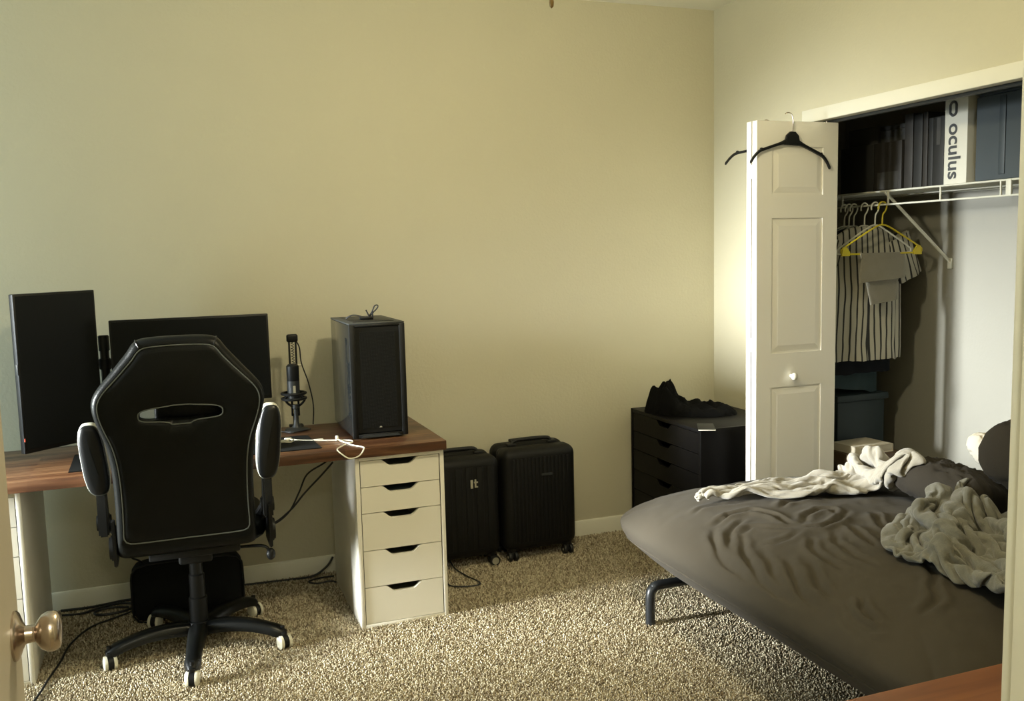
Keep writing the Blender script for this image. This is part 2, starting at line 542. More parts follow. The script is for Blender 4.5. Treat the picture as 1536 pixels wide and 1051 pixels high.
# window of the left wall
wi = empty_struct('window_1', (WALL_L, WIN_Y0, WIN_Z0), 'white framed window')
w = (WALL_L, WIN_Y0, WIN_Z0)
fr = MB(w)
for a, b2 in (((WIN_Y0, WIN_Z0), (WIN_Y0 + 0.04, WIN_Z1)), ((WIN_Y1 - 0.04, WIN_Z0), (WIN_Y1, WIN_Z1)),
              ((WIN_Y0, WIN_Z0), (WIN_Y1, WIN_Z0 + 0.04)), ((WIN_Y0, WIN_Z1 - 0.04), (WIN_Y1, WIN_Z1))):
    fr.box((WALL_L - 0.09, a[0], a[1]), (WALL_L - 0.04, b2[0], b2[1]), 0.003)
zm = (WIN_Z0 + WIN_Z1) / 2
fr.box((WALL_L - 0.085, WIN_Y0, zm - 0.02), (WALL_L - 0.045, WIN_Y1, zm + 0.02), 0.003)
fr.build('window_frame', trim_m, wi)
for a, b2 in ((WIN_Z0 + 0.04, zm - 0.02), (zm + 0.02, WIN_Z1 - 0.04)):
    MB(w).box((WALL_L - 0.067, WIN_Y0 + 0.04, a), (WALL_L - 0.063, WIN_Y1 - 0.04, b2)).build('pane', glass_m, wi, smooth=False)
MB(w).box((WALL_L - 0.04, WIN_Y0 - 0.03, WIN_Z0 - 0.02), (WALL_L + 0.05, WIN_Y1 + 0.03, WIN_Z0), 0.004).build('window_sill', trim_m, wi)

# entry door, swung open to the left
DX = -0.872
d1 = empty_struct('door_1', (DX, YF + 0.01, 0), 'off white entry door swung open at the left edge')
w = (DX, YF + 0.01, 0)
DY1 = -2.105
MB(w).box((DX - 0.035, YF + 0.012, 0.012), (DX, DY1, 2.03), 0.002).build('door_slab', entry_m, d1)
for z0, z1 in ((0.22, 0.82), (1.10, 1.82)):
    for y0, y1 in ((YF + 0.13, YF + 0.37), (YF + 0.48, YF + 0.72)):
        w2 = MB(w); w2.box((DX - 0.001, y0, z0), (DX + 0.004, y1, z1), 0.003); w2.build('raised_panel', entry_m, d1)
KY, KZ = -2.150, 0.982
MB(w).lathe([(0.001, 0.0), (0.034, 0.0), (0.034, 0.003), (0.031, 0.006), (0.020, 0.010), (0.0125, 0.014), (0.0115, 0.024)], (DX, KY, KZ), (1, 0, 0), 32).build('rose', nickel_m, d1)
MB(w).lathe([(0.0115, 0.022), (0.0118, 0.026), (0.017, 0.029), (0.0235, 0.034), (0.0272, 0.041), (0.0278, 0.047), (0.0262, 0.053), (0.022, 0.057), (0.012, 0.059), (0.001, 0.0595)], (DX, KY, KZ), (1, 0, 0), 32).build('door_knob', nickel_m, d1)
MB(w).box((DX - 0.030, DY1 - 0.0005, KZ - 0.03), (DX - 0.006, DY1 + 0.001, KZ + 0.03)).build('latch_plate', nickel_m, d1)
for z in (0.25, 1.05, 1.8):
    MB(w).cyl((DX + 0.004, YF + 0.012, z - 0.045), (DX + 0.004, YF + 0.012, z + 0.045), 0.006).build('hinge', nickel_m, d1)

CARPET = ((0.0, (0.13, 0.099, 0.062)), (1.0, (0.88, 0.81, 0.61)), (0.2, (0.28, 0.223, 0.145)), (0.5, (0.50, 0.43, 0.295)), (0.8, (0.69, 0.61, 0.44)))


def copy_tree(o, parent=None):
    c = o.copy()
    col.objects.link(c)
    c.parent = parent
    for ch in list(o.children):
        copy_tree(ch, c)
    return c


# ------------------------------------------------------------------ desk
def drawer_front(x0, x1, z0, z1, cut=True, c=None, cw=0.080, cd_=0.026):
    """front outline with a swooping finger cut-out in the top edge (x, z)"""
    pts = [(x0, z0), (x1, z0), (x1, z1)]
    if cut:
        c = (x0 + x1) / 2 if c is None else c
        for u in np.linspace(1, -1, 25):
            a = abs(u)
            s = 1.0 if a < 0.45 else 0.5 * (1 + math.cos(math.pi * (a - 0.45) / 0.55))
            pts.append((c + u * cw, z1 - cd_ * s))
    pts.append((x0, z1))
    return pts


MXZ = Matrix(((1, 0, 0, 0), (0, 0, -1, 0), (0, 1, 0, 0), (0, 0, 0, 1)))   # (x, y, h) -> (x, -h, y)


def drawer_unit(name, loc, label, W, D, H, zs, m, mbox, group, cw=0.080):
    root = thing(name, loc, label, 'drawer unit', group)
    t = 0.017
    b = MB()
    b.box((0, 0, 0), (t, D, H), 0.001); b.box((W - t, 0, 0), (W, D, H), 0.001)
    b.box((t, 0, H - t), (W - t, D, H), 0.001); b.box((t, 0, 0), (W - t, D, t), 0.001)
    b.box((t, D - 0.006, t), (W - t, D, H - t))
    b.build('carcass', m, root)
    for z0, z1 in zs:
        f = MB().prism(drawer_front(t + 0.003, W - t - 0.003, z0 + 0.0015, z1 - 0.0015, cw=cw), 0.016, Matrix.Translation((0, 0.0185, 0)) @ MXZ).build('drawer', m, root, angle=20)
        bx = MB()
        zb, zt = z0 + 0.012, z1 - 0.034
        bx.box((t + 0.016, 0.02, zb), (W - t - 0.016, D - 0.05, zb + 0.005))
        bx.box((t + 0.016, 0.02, zb), (t + 0.026, D - 0.05, zt)); bx.box((W - t - 0.026, 0.02, zb), (W - t - 0.016, D - 0.05, zt))
        bx.box((t + 0.026, D - 0.06, zb), (W - t - 0.026, D - 0.05, zt))
        bx.build('drawer_box', mbox, f)
    return root


ZS = [(0.018, 0.168), (0.168, 0.318), (0.318, 0.470), (0.470, 0.576), (0.576, 0.682)]
du = drawer_unit('drawer_unit', (0, 0, 0), 'white five drawer unit under the computer tower end of the desk', 0.36, 0.58, 0.70, ZS, lam_m, lam_m, 'white drawer units under the desk')
du2 = copy_tree(du)
du2.location = (-1.525, 0, 0)
du2['label'] = 'white drawer unit beside the door knob, under the portrait monitor end of the desk'
# things that show in the two top cut-outs

dt = MB().box((-1.545, -0.022, 0.70), (0.368, 0.59, 0.738), 0.0025).build('desk', walnut_m)
tag(dt, 'walnut butcher block desk top resting on two white drawer units', 'desk')
ob = MB().box((0.05, 0.05, 0.4875), (0.31, 0.34, 0.545), 0.004).build('storage_box', blue_m)
tag(ob, 'blue grey box showing through the second drawer cut-out of the white unit', 'box')

# desk mat
dm = MB().prism([(-1.015, 0.055), (-0.115, 0.055), (-0.13, 0.335), (-1.02, 0.37)], 0.004, Matrix.Translation((0, 0, 0.738)), 0.0012).build('desk_mat', matte_m)
tag(dm, 'large black desk mat lying on the walnut desk', 'desk mat')

# keyboard behind the chair
kb = thing('keyboard', (-0.66, 0.16, 0.742), 'black keyboard on the desk mat behind the chair', 'keyboard')
MB().box((-0.21, -0.065, 0), (0.21, 0.065, 0.018), 0.004).build('keyboard_case', plas_m, kb)
km = None
for r in range(5):
    for c in range(15):
        if km is None:
            ko = MB().box((-0.0085, -0.0085, 0), (0.0085, 0.0085, 0.009), 0.002).build('key', dgrey_m, kb)
            km = ko.data
        else:
            ko = mesh_obj('key', km, kb)
        ko.location = (-0.19 + c * 0.0271, -0.045 + r * 0.0215, 0.0182)
# mouse near the right end of the mat
ms = thing('mouse', (-0.30, 0.16, 0.742), 'black computer mouse at the right end of the desk mat', 'mouse')
P = []
for i in range(13):
    a = math.pi * i / 12
    row = []
    for j in range(17):
        u = 2 * math.pi * j / 16
        row.append((0.031 * math.sin(a) * math.cos(u) * (1 + 0.1 * math.sin(u)), 0.058 * math.sin(a) * math.sin(u), max(0, 0.036 * math.cos(a) * 1.0)))
    P.append(row)
MB().grid(P).build('mouse_body', plas_m, ms)
MB().cyl((-0.004, 0.03, 0.031), (0.004, 0.03, 0.031), 0.007).build('scroll_wheel', dgrey_m, ms)


# ------------------------------------------------------------------ monitors
def monitor(name, w, h, label, cat='monitor'):
    """panel standing in its local xz plane, facing -y, origin at bottom centre of panel"""
    root = thing(name, (0, 0, 0), label, cat)
    MB().box((-w / 2, -0.006, 0), (w / 2, 0.018, h), 0.003).build('bezel', plas_m, root)
    MB().box((-w / 2 + 0.008, -0.0075, 0.016), (w / 2 - 0.008, -0.0055, h - 0.008)).build('screen', screen_m, root, smooth=False)
    MB().box((-w * 0.33, 0.018, h * 0.25), (w * 0.33, 0.045, h * 0.75), 0.012, 3).build('rear_housing', plas_m, root)
    return root


pm = monitor('monitor', 0.352, 0.602, 'portrait monitor turned on end at the left end of the desk')
ang = math.radians(42)
c = Vector((-1.186, 0.318, 0.770)) + Vector((math.cos(ang), math.sin(ang), 0)) * 0.176
pm.location = c
pm.rotation_euler = (0, 0, ang)
MB().box((-0.175, -0.0078, 0.047), (-0.171, -0.0055, 0.060)).build('power_light', glassled_m, pm)
MB().box((-0.178, -0.004, 0.30), (-0.1755, 0.010, 0.34), 0.001).build('side_button', dgrey_m, pm)
MB().box((-0.05, 0.045, 0.22), (0.05, 0.06, 0.38), 0.004).build('mount_plate', plas_m, pm)
mm = monitor('monitor', 0.622, 0.362, 'wide landscape monitor behind the gaming chair headrest')
mm.location = (-0.562, 0.50, 0.886)
MB().box((-0.05, 0.045, 0.12), (0.05, 0.06, 0.22), 0.004).build('mount_plate', plas_m, mm)

# twin monitor arm: post between the screens
ma = thing('monitor_stand', (-0.90, 0.575, 0.738), 'black twin monitor arm post clamped between the two monitors', 'monitor arm')
off = (-0.90, 0.575, 0.738)
MB(off).box((-0.95, 0.545, 0.738), (-0.85, 0.60, 0.752), 0.004).build('base_plate', plas_m, ma)
MB(off).cyl((-0.90, 0.575, 0.75), (-0.90, 0.575, 1.165), 0.0175, n=20).build('pole', plas_m, ma)
MB(off).cyl((-0.90, 0.575, 1.12), (-0.90, 0.575, 1.185), 0.0215, n=20, bev=0.003).build('pole_cap', plas_m, ma)
MB(off).cyl((-0.90, 0.575, 1.045), (-0.90, 0.575, 1.09), 0.024, n=20, bev=0.003).build('collar', plas_m, ma)
MB(off).tube([(-0.90, 0.575, 1.068), (-0.72, 0.60, 1.068), (-0.565, 0.563, 1.060)], 0.012).build('arm', plas_m, ma)
MB(off).tube([(-0.90, 0.575, 1.068), (-1.0, 0.59, 1.068), (-1.085, 0.507, 1.069)], 0.012).build('arm', plas_m, ma)

# ------------------------------------------------------------------ microphone
mi = thing('microphone', (-0.155, 0.49, 0.738), 'black desktop microphone in a ring shock mount beside the computer tower', 'microphone')
off = (-0.155, 0.49, 0.738)
MB(off).lathe([(0.001, 0.738), (0.050, 0.738), (0.050, 0.744), (0.020, 0.752), (0.012, 0.765), (0.008, 0.79), (0.0085, 0.83), (0.014, 0.835), (0.014, 0.85), (0.001, 0.85)], (-0.155, 0.49, 0), n=24).build('stand', dgrey_m, mi)
MB(off).tube([(-0.155 + 0.045, 0.49, 0.878), (-0.155 + 0.03, 0.49, 0.855), (-0.155, 0.49, 0.838), (-0.155 - 0.03, 0.49, 0.855), (-0.155 - 0.045, 0.49, 0.878)], 0.005, smooth=5).build('yoke', plas_m, mi)
for dz in (0.0, 0.022):
    MB(off).tube([(-0.16 + 0.050 * math.cos(a), 0.49 + 0.050 * math.sin(a), 0.878 + dz) for a in np.linspace(0, 2 * math.pi, 28, endpoint=False)], 0.006, closed=True).build('shock_ring', plas_m, mi)
for k in range(6):
    a = k * math.pi / 3 + 0.3
    MB(off).tube([(-0.16 + 0.05 * math.cos(a), 0.49 + 0.05 * math.sin(a), 0.878), (-0.16 + 0.027 * math.cos(a + 0.4), 0.49 + 0.027 * math.sin(a + 0.4), 0.90)], 0.0025).build('elastic_band', cable_m, mi)
MB(off).lathe([(0.001, 0.872), (0.021, 0.872), (0.0265, 0.878), (0.0265, 0.955)], (-0.16, 0.49, 0), n=24).build('microphone_body', dgrey_m, mi)
MB(off).lathe([(0.0262, 0.955), (0.0268, 0.957), (0.0268, 1.018), (0.020, 1.026), (0.001, 1.027)], (-0.16, 0.49, 0), n=24).build('grille', plas_m, mi)
MB(off).box((-0.165, 0.461, 0.905), (-0.155, 0.4635, 0.935)).build('badge', silver_m, mi)
bm_ = thing('boom_arm', (-0.148, 0.55, 0.738), 'folded black spring boom arm standing upright behind the microphone', 'boom arm')
off = (-0.148, 0.55, 0.738)
MB(off).box((-0.178, 0.535, 0.738), (-0.118, 0.575, 0.752), 0.004).build('clamp', plas_m, bm_)
MB(off).cyl((-0.148, 0.555, 0.75), (-0.148, 0.555, 0.80), 0.012).build('socket', plas_m, bm_)
for dx in (-0.014, 0.014):
    MB(off).box((-0.148 + dx - 0.004, 0.548, 0.79), (-0.148 + dx + 0.004, 0.562, 1.14), 0.002).build('arm_bar', plas_m, bm_)
MB(off).tube([(-0.148 + 0.006 * math.cos(k * 1.2), 0.555 + 0.006 * math.sin(k * 1.2), 0.99 + k * 0.0022) for k in range(60)], 0.0016, n=5).build('spring', dgrey_m, bm_)
MB(off).box((-0.172, 0.543, 1.115), (-0.124, 0.567, 1.15), 0.008, 3).build('elbow_joint', plas_m, bm_)
MB(off).cyl((-0.148, 0.54, 1.01), (-0.118, 0.54, 1.015), 0.006).build('tightening_knob', silver_m, bm_)
mc = MB().tube([(-0.135, 0.56, 1.125), (-0.118, 0.56, 1.09), (-0.112, 0.56, 1.02), (-0.085, 0.565, 0.93), (-0.068, 0.57, 0.83), (-0.072, 0.575, 0.742)], 0.0028, smooth=6).build('microphone_cable', cable_m)
tag(mc, 'thin black cable dropping from the boom arm to the desk', 'cable')

# ------------------------------------------------------------------ computer tower
pc = thing('computer_tower', (0.14, 0.34, 0.738), 'black computer tower with mesh front at the right end of the desk', 'computer', rz=0.0)
off = (0.14, 0.34, 0.738)
x0, x1, y0, y1, z0, z1 = 0.024, 0.252, 0.135, 0.565, 0.750, 1.214
MB(off).box((x0 + 0.004, y0 + 0.012, z0), (x1 - 0.004, y1, z1 - 0.006), 0.003).build('case_body', matte_m, pc)
sg = bpy.data.materials.new('tinted_glass_panel')
nt, N, L, b = nodes_of(sg)
b.inputs['Base Color'].default_value = (0.008, 0.009, 0.009, 1); b.inputs['Roughness'].default_value = 0.08
b.inputs['Specular IOR Level'].default_value = 0.55
MB(off).box((x0, y0 + 0.012, z0 + 0.003), (x0 + 0.004, y1 - 0.004, z1 - 0.008), 0.001).build('side_glass', sg, pc)
MB(off).box((x1 - 0.004, y0 + 0.012, z0 + 0.003), (x1, y1 - 0.004, z1 - 0.008), 0.001).build('side_panel', plas_m, pc)
MB(off).box((x0, y0 + 0.004, z1 - 0.007), (x1, y1, z1), 0.002).build('top_panel', dgrey_m, pc)
tg = MB(off)
tg.box((x0 + 0.03, y0 + 0.06, z1), (x1 - 0.03, y1 - 0.04, z1 + 0.002), 0.0008)
tg.build('dust_filter', plas_m, pc)
fp = MB(off)
fp.box((x0, y0, z0 - 0.004), (x0 + 0.024, y0 + 0.014, z1 - 0.006), 0.003)
fp.box((x1 - 0.024, y0, z0 - 0.004), (x1, y0 + 0.014, z1 - 0.006), 0.003)
fp.box((x0 + 0.02, y0, z1 - 0.016), (x1 - 0.02, y0 + 0.014, z1 - 0.006), 0.003)
fp.box((x0 + 0.02, y0, z0 - 0.004), (x1 - 0.02, y0 + 0.014, z0 + 0.012), 0.003)
fpo = fp.build('front_frame', plas_m, pc)
# perforated mesh panel: a fine grid of square bars
mesh_p = MB(off)
mx0, mx1, mz0, mz1 = x0 + 0.024, x1 - 0.024, z0 + 0.016, z1 - 0.018
mesh_p.box((mx0, y0 + 0.004, mz0), (mx1, y0 + 0.007, mz1))
for k in range(31):
    x = mx0 + 0.02 + k * (mx1 - mx0 - 0.04) / 30
    mesh_p.box((x - 0.0015, y0 + 0.0005, mz0 + 0.02), (x + 0.0015, y0 + 0.005, mz1 - 0.02))
for k in range(72):
    z = mz0 + 0.02 + k * (mz1 - mz0 - 0.04) / 71
    mesh_p.box((mx0 + 0.02, y0 + 0.001, z - 0.0013), (mx1 - 0.02, y0 + 0.005, z + 0.0013))
mp = mesh_p.build('mesh_panel', plas_m, pc, smooth=False)
MB(off).prism([(-0.006, -0.003), (0.006, -0.003), (0.003, 0.003), (0.0, 0.0015), (-0.003, 0.003)], 0.001, Matrix.Translation((0.5 * (x0 + x1), y0 + 0.0004, mz0 + 0.022)) @ MXZ).build('sail_emblem', silver_m, pc)
MB(off).prism([(x0 + 0.03, z0 - 0.003), (x1 - 0.03, z0 - 0.003), (x1 - 0.045, z0 + 0.007), (x0 + 0.045, z0 + 0.007)], 0.0012, Matrix.Translation((0, y0, 0)) @ MXZ).build('foot_reflector', dgrey_m, pc)
for fx in (x0 + 0.03, x1 - 0.03):
    for fy in (y0 + 0.05, y1 - 0.05):
        MB(off).cyl((fx, fy, 0.738), (fx, fy, 0.752), 0.014).build('foot', plas_m, pc)
# twisted cable lying on the tower
tc_ = thing('bundled_cable', (0.14, 0.33, 1.216), 'short black cable tied in a bow on top of the computer tower', 'cable')
off = (0.14, 0.33, 1.216)
MB(off).tube([(0.05, 0.33, 1.222), (0.07, 0.32, 1.234), (0.095, 0.315, 1.234), (0.12, 0.31, 1.226), (0.15, 0.30, 1.222)], 0.003, smooth=5).build('cable_end', cable_m, tc_)
MB(off).tube([(0.14, 0.31, 1.222), (0.155, 0.30, 1.24), (0.175, 0.29, 1.262), (0.178, 0.29, 1.274), (0.165, 0.292, 1.272), (0.155, 0.30, 1.248), (0.14, 0.305, 1.226)], 0.0028, smooth=6).build('cable_loop', cable_m, tc_)
MB(off).tube([(0.145, 0.30, 1.222), (0.135, 0.302, 1.245), (0.13, 0.302, 1.256)], 0.0028, smooth=4).build('cable_end', cable_m, tc_)
MB(off).box((0.10, 0.29, 1.2165), (0.155, 0.31, 1.228), 0.004).build('plug', plas_m, tc_)
MB(off).tube([(0.156, 0.298, 1.216), (0.157, 0.297, 1.25)], 0.003).build('plug_pin', plas_m, tc_)

# white charging cable on the desk
wc = thing('charging_cable', (0.0, 0.1, 0.738), 'white charging cable looped over the desk edge beside the computer tower', 'cable')
off = (0, 0.1, 0.738)
MB(off).tube([(-0.22, 0.26, 0.748), (-0.17, 0.235, 0.742), (-0.10, 0.20, 0.7415), (-0.04, 0.175, 0.7415), (0.0, 0.15, 0.742), (0.016, 0.118, 0.743), (0.005, 0.09, 0.742),
              (-0.02, 0.10, 0.745), (-0.033, 0.14, 0.748), (-0.028, 0.17, 0.743), (-0.015, 0.11, 0.7425), (0.0, 0.05, 0.7415), (0.03, 0.0, 0.7415),
              (0.034, -0.024, 0.737), (0.012, -0.029, 0.712), (-0.025, -0.029, 0.706), (-0.055, -0.027, 0.727), (-0.068, -0.012, 0.7415), (-0.05, 0.03, 0.7415), (-0.02, 0.075, 0.7415)], 0.0026, smooth=6).build('cord', wcable_m, wc)
MB(off).box((-0.235, 0.252, 0.743), (-0.205, 0.268, 0.752), 0.003).build('connector', wplas_m, wc)
MB(off).box((-0.125, 0.205, 0.739), (-0.085, 0.22, 0.746), 0.003).build('splitter', wplas_m, wc)
MB(off).box((-0.042, 0.165, 0.739), (-0.03, 0.18, 0.76), 0.003).build('usb_plug', wplas_m, wc)
ea = MB().tube([(-0.27, 0.18, 0.746), (-0.25, 0.22, 0.75), (-0.225, 0.235, 0.747), (-0.205, 0.225, 0.75), (-0.215, 0.20, 0.746), (-0.24, 0.20, 0.748), (-0.26, 0.21, 0.746)], 0.004, smooth=5).build('coiled_lead', silver_m)
tag(ea, 'short silvery coiled lead on the desk mat beside the chair armrest', 'cable')
bc = MB().tube([(-0.32, 0.5, 0.742), (-0.26, 0.47, 0.748), (-0.21, 0.44, 0.744), (-0.185, 0.42, 0.742), (-0.155, 0.43, 0.744), (-0.10, 0.46, 0.743)], 0.003, smooth=5).build('desk_cable', cable_m)
tag(bc, 'black cable curving over the desk at the foot of the microphone', 'cable')

# ------------------------------------------------------------------ gaming chair
CHX, CHY = -0.606, 0.10
ch = thing('gaming_chair', (CHX, CHY, 0), 'black leather gaming chair with white trimmed raised armrests at the desk', 'chair')
off = (CHX, CHY, 0)
BCX = -0.627
half = [(0.0, 1.232), (0.06, 1.231), (0.115, 1.226), (0.138, 1.213), (0.158, 1.184), (0.186, 1.150), (0.216, 1.114), (0.244, 1.082), (0.265, 1.054), (0.276, 1.028), (0.278, 1.0), (0.272, 0.965), (0.258, 0.92), (0.243, 0.87),
        (0.234, 0.81), (0.230, 0.75), (0.229, 0.68), (0.230, 0.60), (0.233, 0.53), (0.235, 0.485), (0.228, 0.462), (0.20, 0.452), (0.1, 0.450), (0.0, 0.450)]
outline = half + [(-x, z) for x, z in reversed(half[1:-1])]
outp = [Vector((x, z, 0)) for x, z in outline]
outp = catmull(outp, 3, True)
SC = Vector((0.0, 0.962, 0))           # slot centre
NA = 144


def ray_hit(a):
    d = Vector((math.cos(a), math.sin(a), 0))
    best = None
    m = len(outp)
    for i in range(m):
        p, q2 = outp[i] - SC, outp[(i + 1) % m] - SC
        e = q2 - p
        den = d.x * e.y - d.y * e.x
        if abs(den) < 1e-12: continue
        t = (p.x * e.y - p.y * e.x) / den
        s = (p.x * d.y - p.y * d.x) / den
        if t > 0 and -1e-6 <= s <= 1 + 1e-6 and (best is None or t > best): best = t
    return best


# directions concentrated so the outline is evenly sampled
dirs = []
m = len(outp)
cum = [0]
for i in range(m):
    cum.append(cum[-1] + (outp[(i + 1) % m] - outp[i]).length)
for k in range(NA):
    s = cum[-1] * k / NA
    i = max(j for j in range(m) if cum[j] <= s)
    p = outp[i].lerp(outp[(i + 1) % m], (s - cum[i]) / (cum[i + 1] - cum[i]))
    dirs.append(p)


def slot_pt(a):
    """rounded slot, lower edge bowed up"""
    w_, h_ = 0.130, 0.026
    c_, s_ = math.cos(a), math.sin(a)
    n_ = 3.0
    r = (abs(c_ / w_) ** n_ + abs(s_ / h_) ** n_) ** (-1 / n_)
    x, z = r * c_, r * s_
    if z < 0: z += 0.016 * (1 - (x / w_) ** 2)
    z += 0.004 * (x / w_) ** 2
    return Vector((x, z, 0)) + SC


def tilt_y(z):
    return -0.115 - 0.13 * (z - 0.45) - 0.03 * math.sin((z - 0.45) / 0.78 * math.pi)


ts = [0.0, 0.02, 0.06, 0.12, 0.2, 0.35, 0.5, 0.65, 0.78, 0.855, 0.875, 0.895, 0.93, 0.965, 0.99, 1.0]


def thick(t, back):
    e = 1.0
    if t < 0.06: e = math.sqrt(max(0, 1 - ((0.06 - t) / 0.06) ** 2))
    if t > 0.895: e = math.sqrt(max(0, 1 - ((t - 0.895) / 0.105) ** 2))
    base = 0.034 if back else 0.045
    if 0.86 < t < 0.89: base -= 0.006       # stitched seam
    if back: base += 0.004 * math.sin(max(0, min(1, (t - 0.06) / 0.8)) * math.pi)
    else: base += 0.02 * max(0, (t - 0.6) / 0.4)
    return base * e


def back_point(k, t, sgn):
    o_ = dirs[k]
    # angle of the outer point gives the slot direction, squashed so the slot ends stay tidy
    d = o_ - SC
    a = math.atan2(d.y * 0.55, d.x)
    p = slot_pt(a).lerp(o_, t)
    y = tilt_y(p.y) + sgn * thick(t, sgn < 0)
    y += 0.28 * (p.x ** 2)*(-0.5)          # gentle wrap
    wr = 0.0022 * fbm(p.x * 7, p.y * 7, 3.1) * (1 if 0.1 < t < 0.85 else 0)
    return Vector((BCX + p.x, y + wr, p.y))


P = []
seq = [(t, -1) for t in ts] + [(t, 1) for t in reversed(ts[1:-1])]
for k in range(NA):
    P.append([back_point(k, t, s) for t, s in seq])
bk = MB(off).grid(P, True, True)
bmesh.ops.recalc_face_normals(bk.bm, faces=bk.bm.faces)
bko = bk.build('backrest', leather_m, ch, angle=60)
MB(off).tube([back_point(k, 0.875, -1) + Vector((0, -0.004, 0)) for k in range(NA)], 0.0026, n=6, closed=True).build('piping', stitch_m, bko)
MB(off).tube([back_point(k, 0.04, -1) + Vector((0, -0.001, 0)) for k in range(NA)], 0.0022, n=6, closed=True).build('slot_piping', stitch_m, bko)
# head panel seams over the top bolster
for sx in (-1, 1):
    k_ = min((k for k in range(NA) if dirs[k].y > 1.2), key=lambda k: abs(dirs[k].x - sx * 0.128))
    MB(off).tube([back_point(k_, t, -1) + Vector((0, -0.0015, 0.0005)) for t in (0.885, 0.91, 0.94, 0.97, 0.99)] + [back_point(k_, 1.0, -1) + Vector((0, 0, 0.001))], 0.0025, n=6).build('bolster_seam', leather2_m, bko)
# black backing pad added behind the slot to keep its opening dark
MB(off).box((BCX - 0.085, tilt_y(0.96) + 0.040, 0.91), (BCX + 0.15, tilt_y(0.96) + 0.075, 1.02), 0.012, 3).build('slot_backing', leather_m, ch)
# seat cushion
P = []
sx_, sy0, sy1 = 0.265, -0.105, 0.40
for i in range(25):
    v = -1 + 2 * i / 24
    row = []
    for j in range(40):
        a = 2 * math.pi * j / 40
        n_ = 4
        r = (abs(math.cos(a)) ** n_ + abs(math.sin(a)) ** n_) ** (-1 / n_)
        sh = (1 - abs(v) ** 4) ** 0.25
        row.append((CHX + 0.0 + sx_ * sh * r * math.cos(a), (sy0 + sy1) / 2 + (sy1 - sy0) / 2 * sh * r * math.sin(a), 0.475 + 0.05 * v + 0.012 * (abs(math.cos(a)) * sh) * (v > 0)))
    P.append(row)
MB(off).grid(P, False, True).build('seat', leather_m, ch, angle=60)
MB(off).box((CHX - 0.16, -0.02, 0.395), (CHX + 0.16, 0.30, 0.425), 0.006).build('seat_plate', plas_m, ch)
MB(off).box((CHX - 0.06, 0.02, 0.355), (CHX + 0.06, 0.20, 0.398), 0.010, 3).build('tilt_mechanism', plas_m, ch)
MB(off).lathe([(0.001, 0.07), (0.034, 0.07), (0.034, 0.20), (0.029, 0.205), (0.029, 0.29), (0.0245, 0.295), (0.0245, 0.36), (0.001, 0.36)], (CHX, CHY, 0), n=24).build('gas_column', plas_m, ch)
# recline plates on the sides
for s in (-1, 1):
    MB(off).prism([(-0.14, 0.43), (0.0, 0.43), (0.02, 0.50), (-0.09, 0.53), (-0.13, 0.60), (-0.165, 0.60), (-0.16, 0.5)], 0.012,
                  Matrix(((0, 0, 1, CHX + s * 0.262 - 0.006), (1, 0, 0, 0), (0, 1, 0, 0), (0, 0, 0, 1))), 0.003).build('side_bracket', plas_m, ch)
    MB(off).cyl((CHX + s * 0.262, -0.05, 0.475), (CHX + s * 0.285, -0.05, 0.475), 0.045, n=24, bev=0.006).build('hinge_cover', plas_m, ch)
# lever handles
MB(off).tube([(CHX + 0.10, 0.02, 0.40), (CHX + 0.235, -0.02, 0.405), (CHX + 0.262, -0.03, 0.385)], 0.006, smooth=4).build('height_lever', plas_m, ch)
MB(off).sphere((CHX + 0.268, -0.032, 0.372), 0.017, (1, 1, 1.35)).build('lever_knob', plas_m, ch)
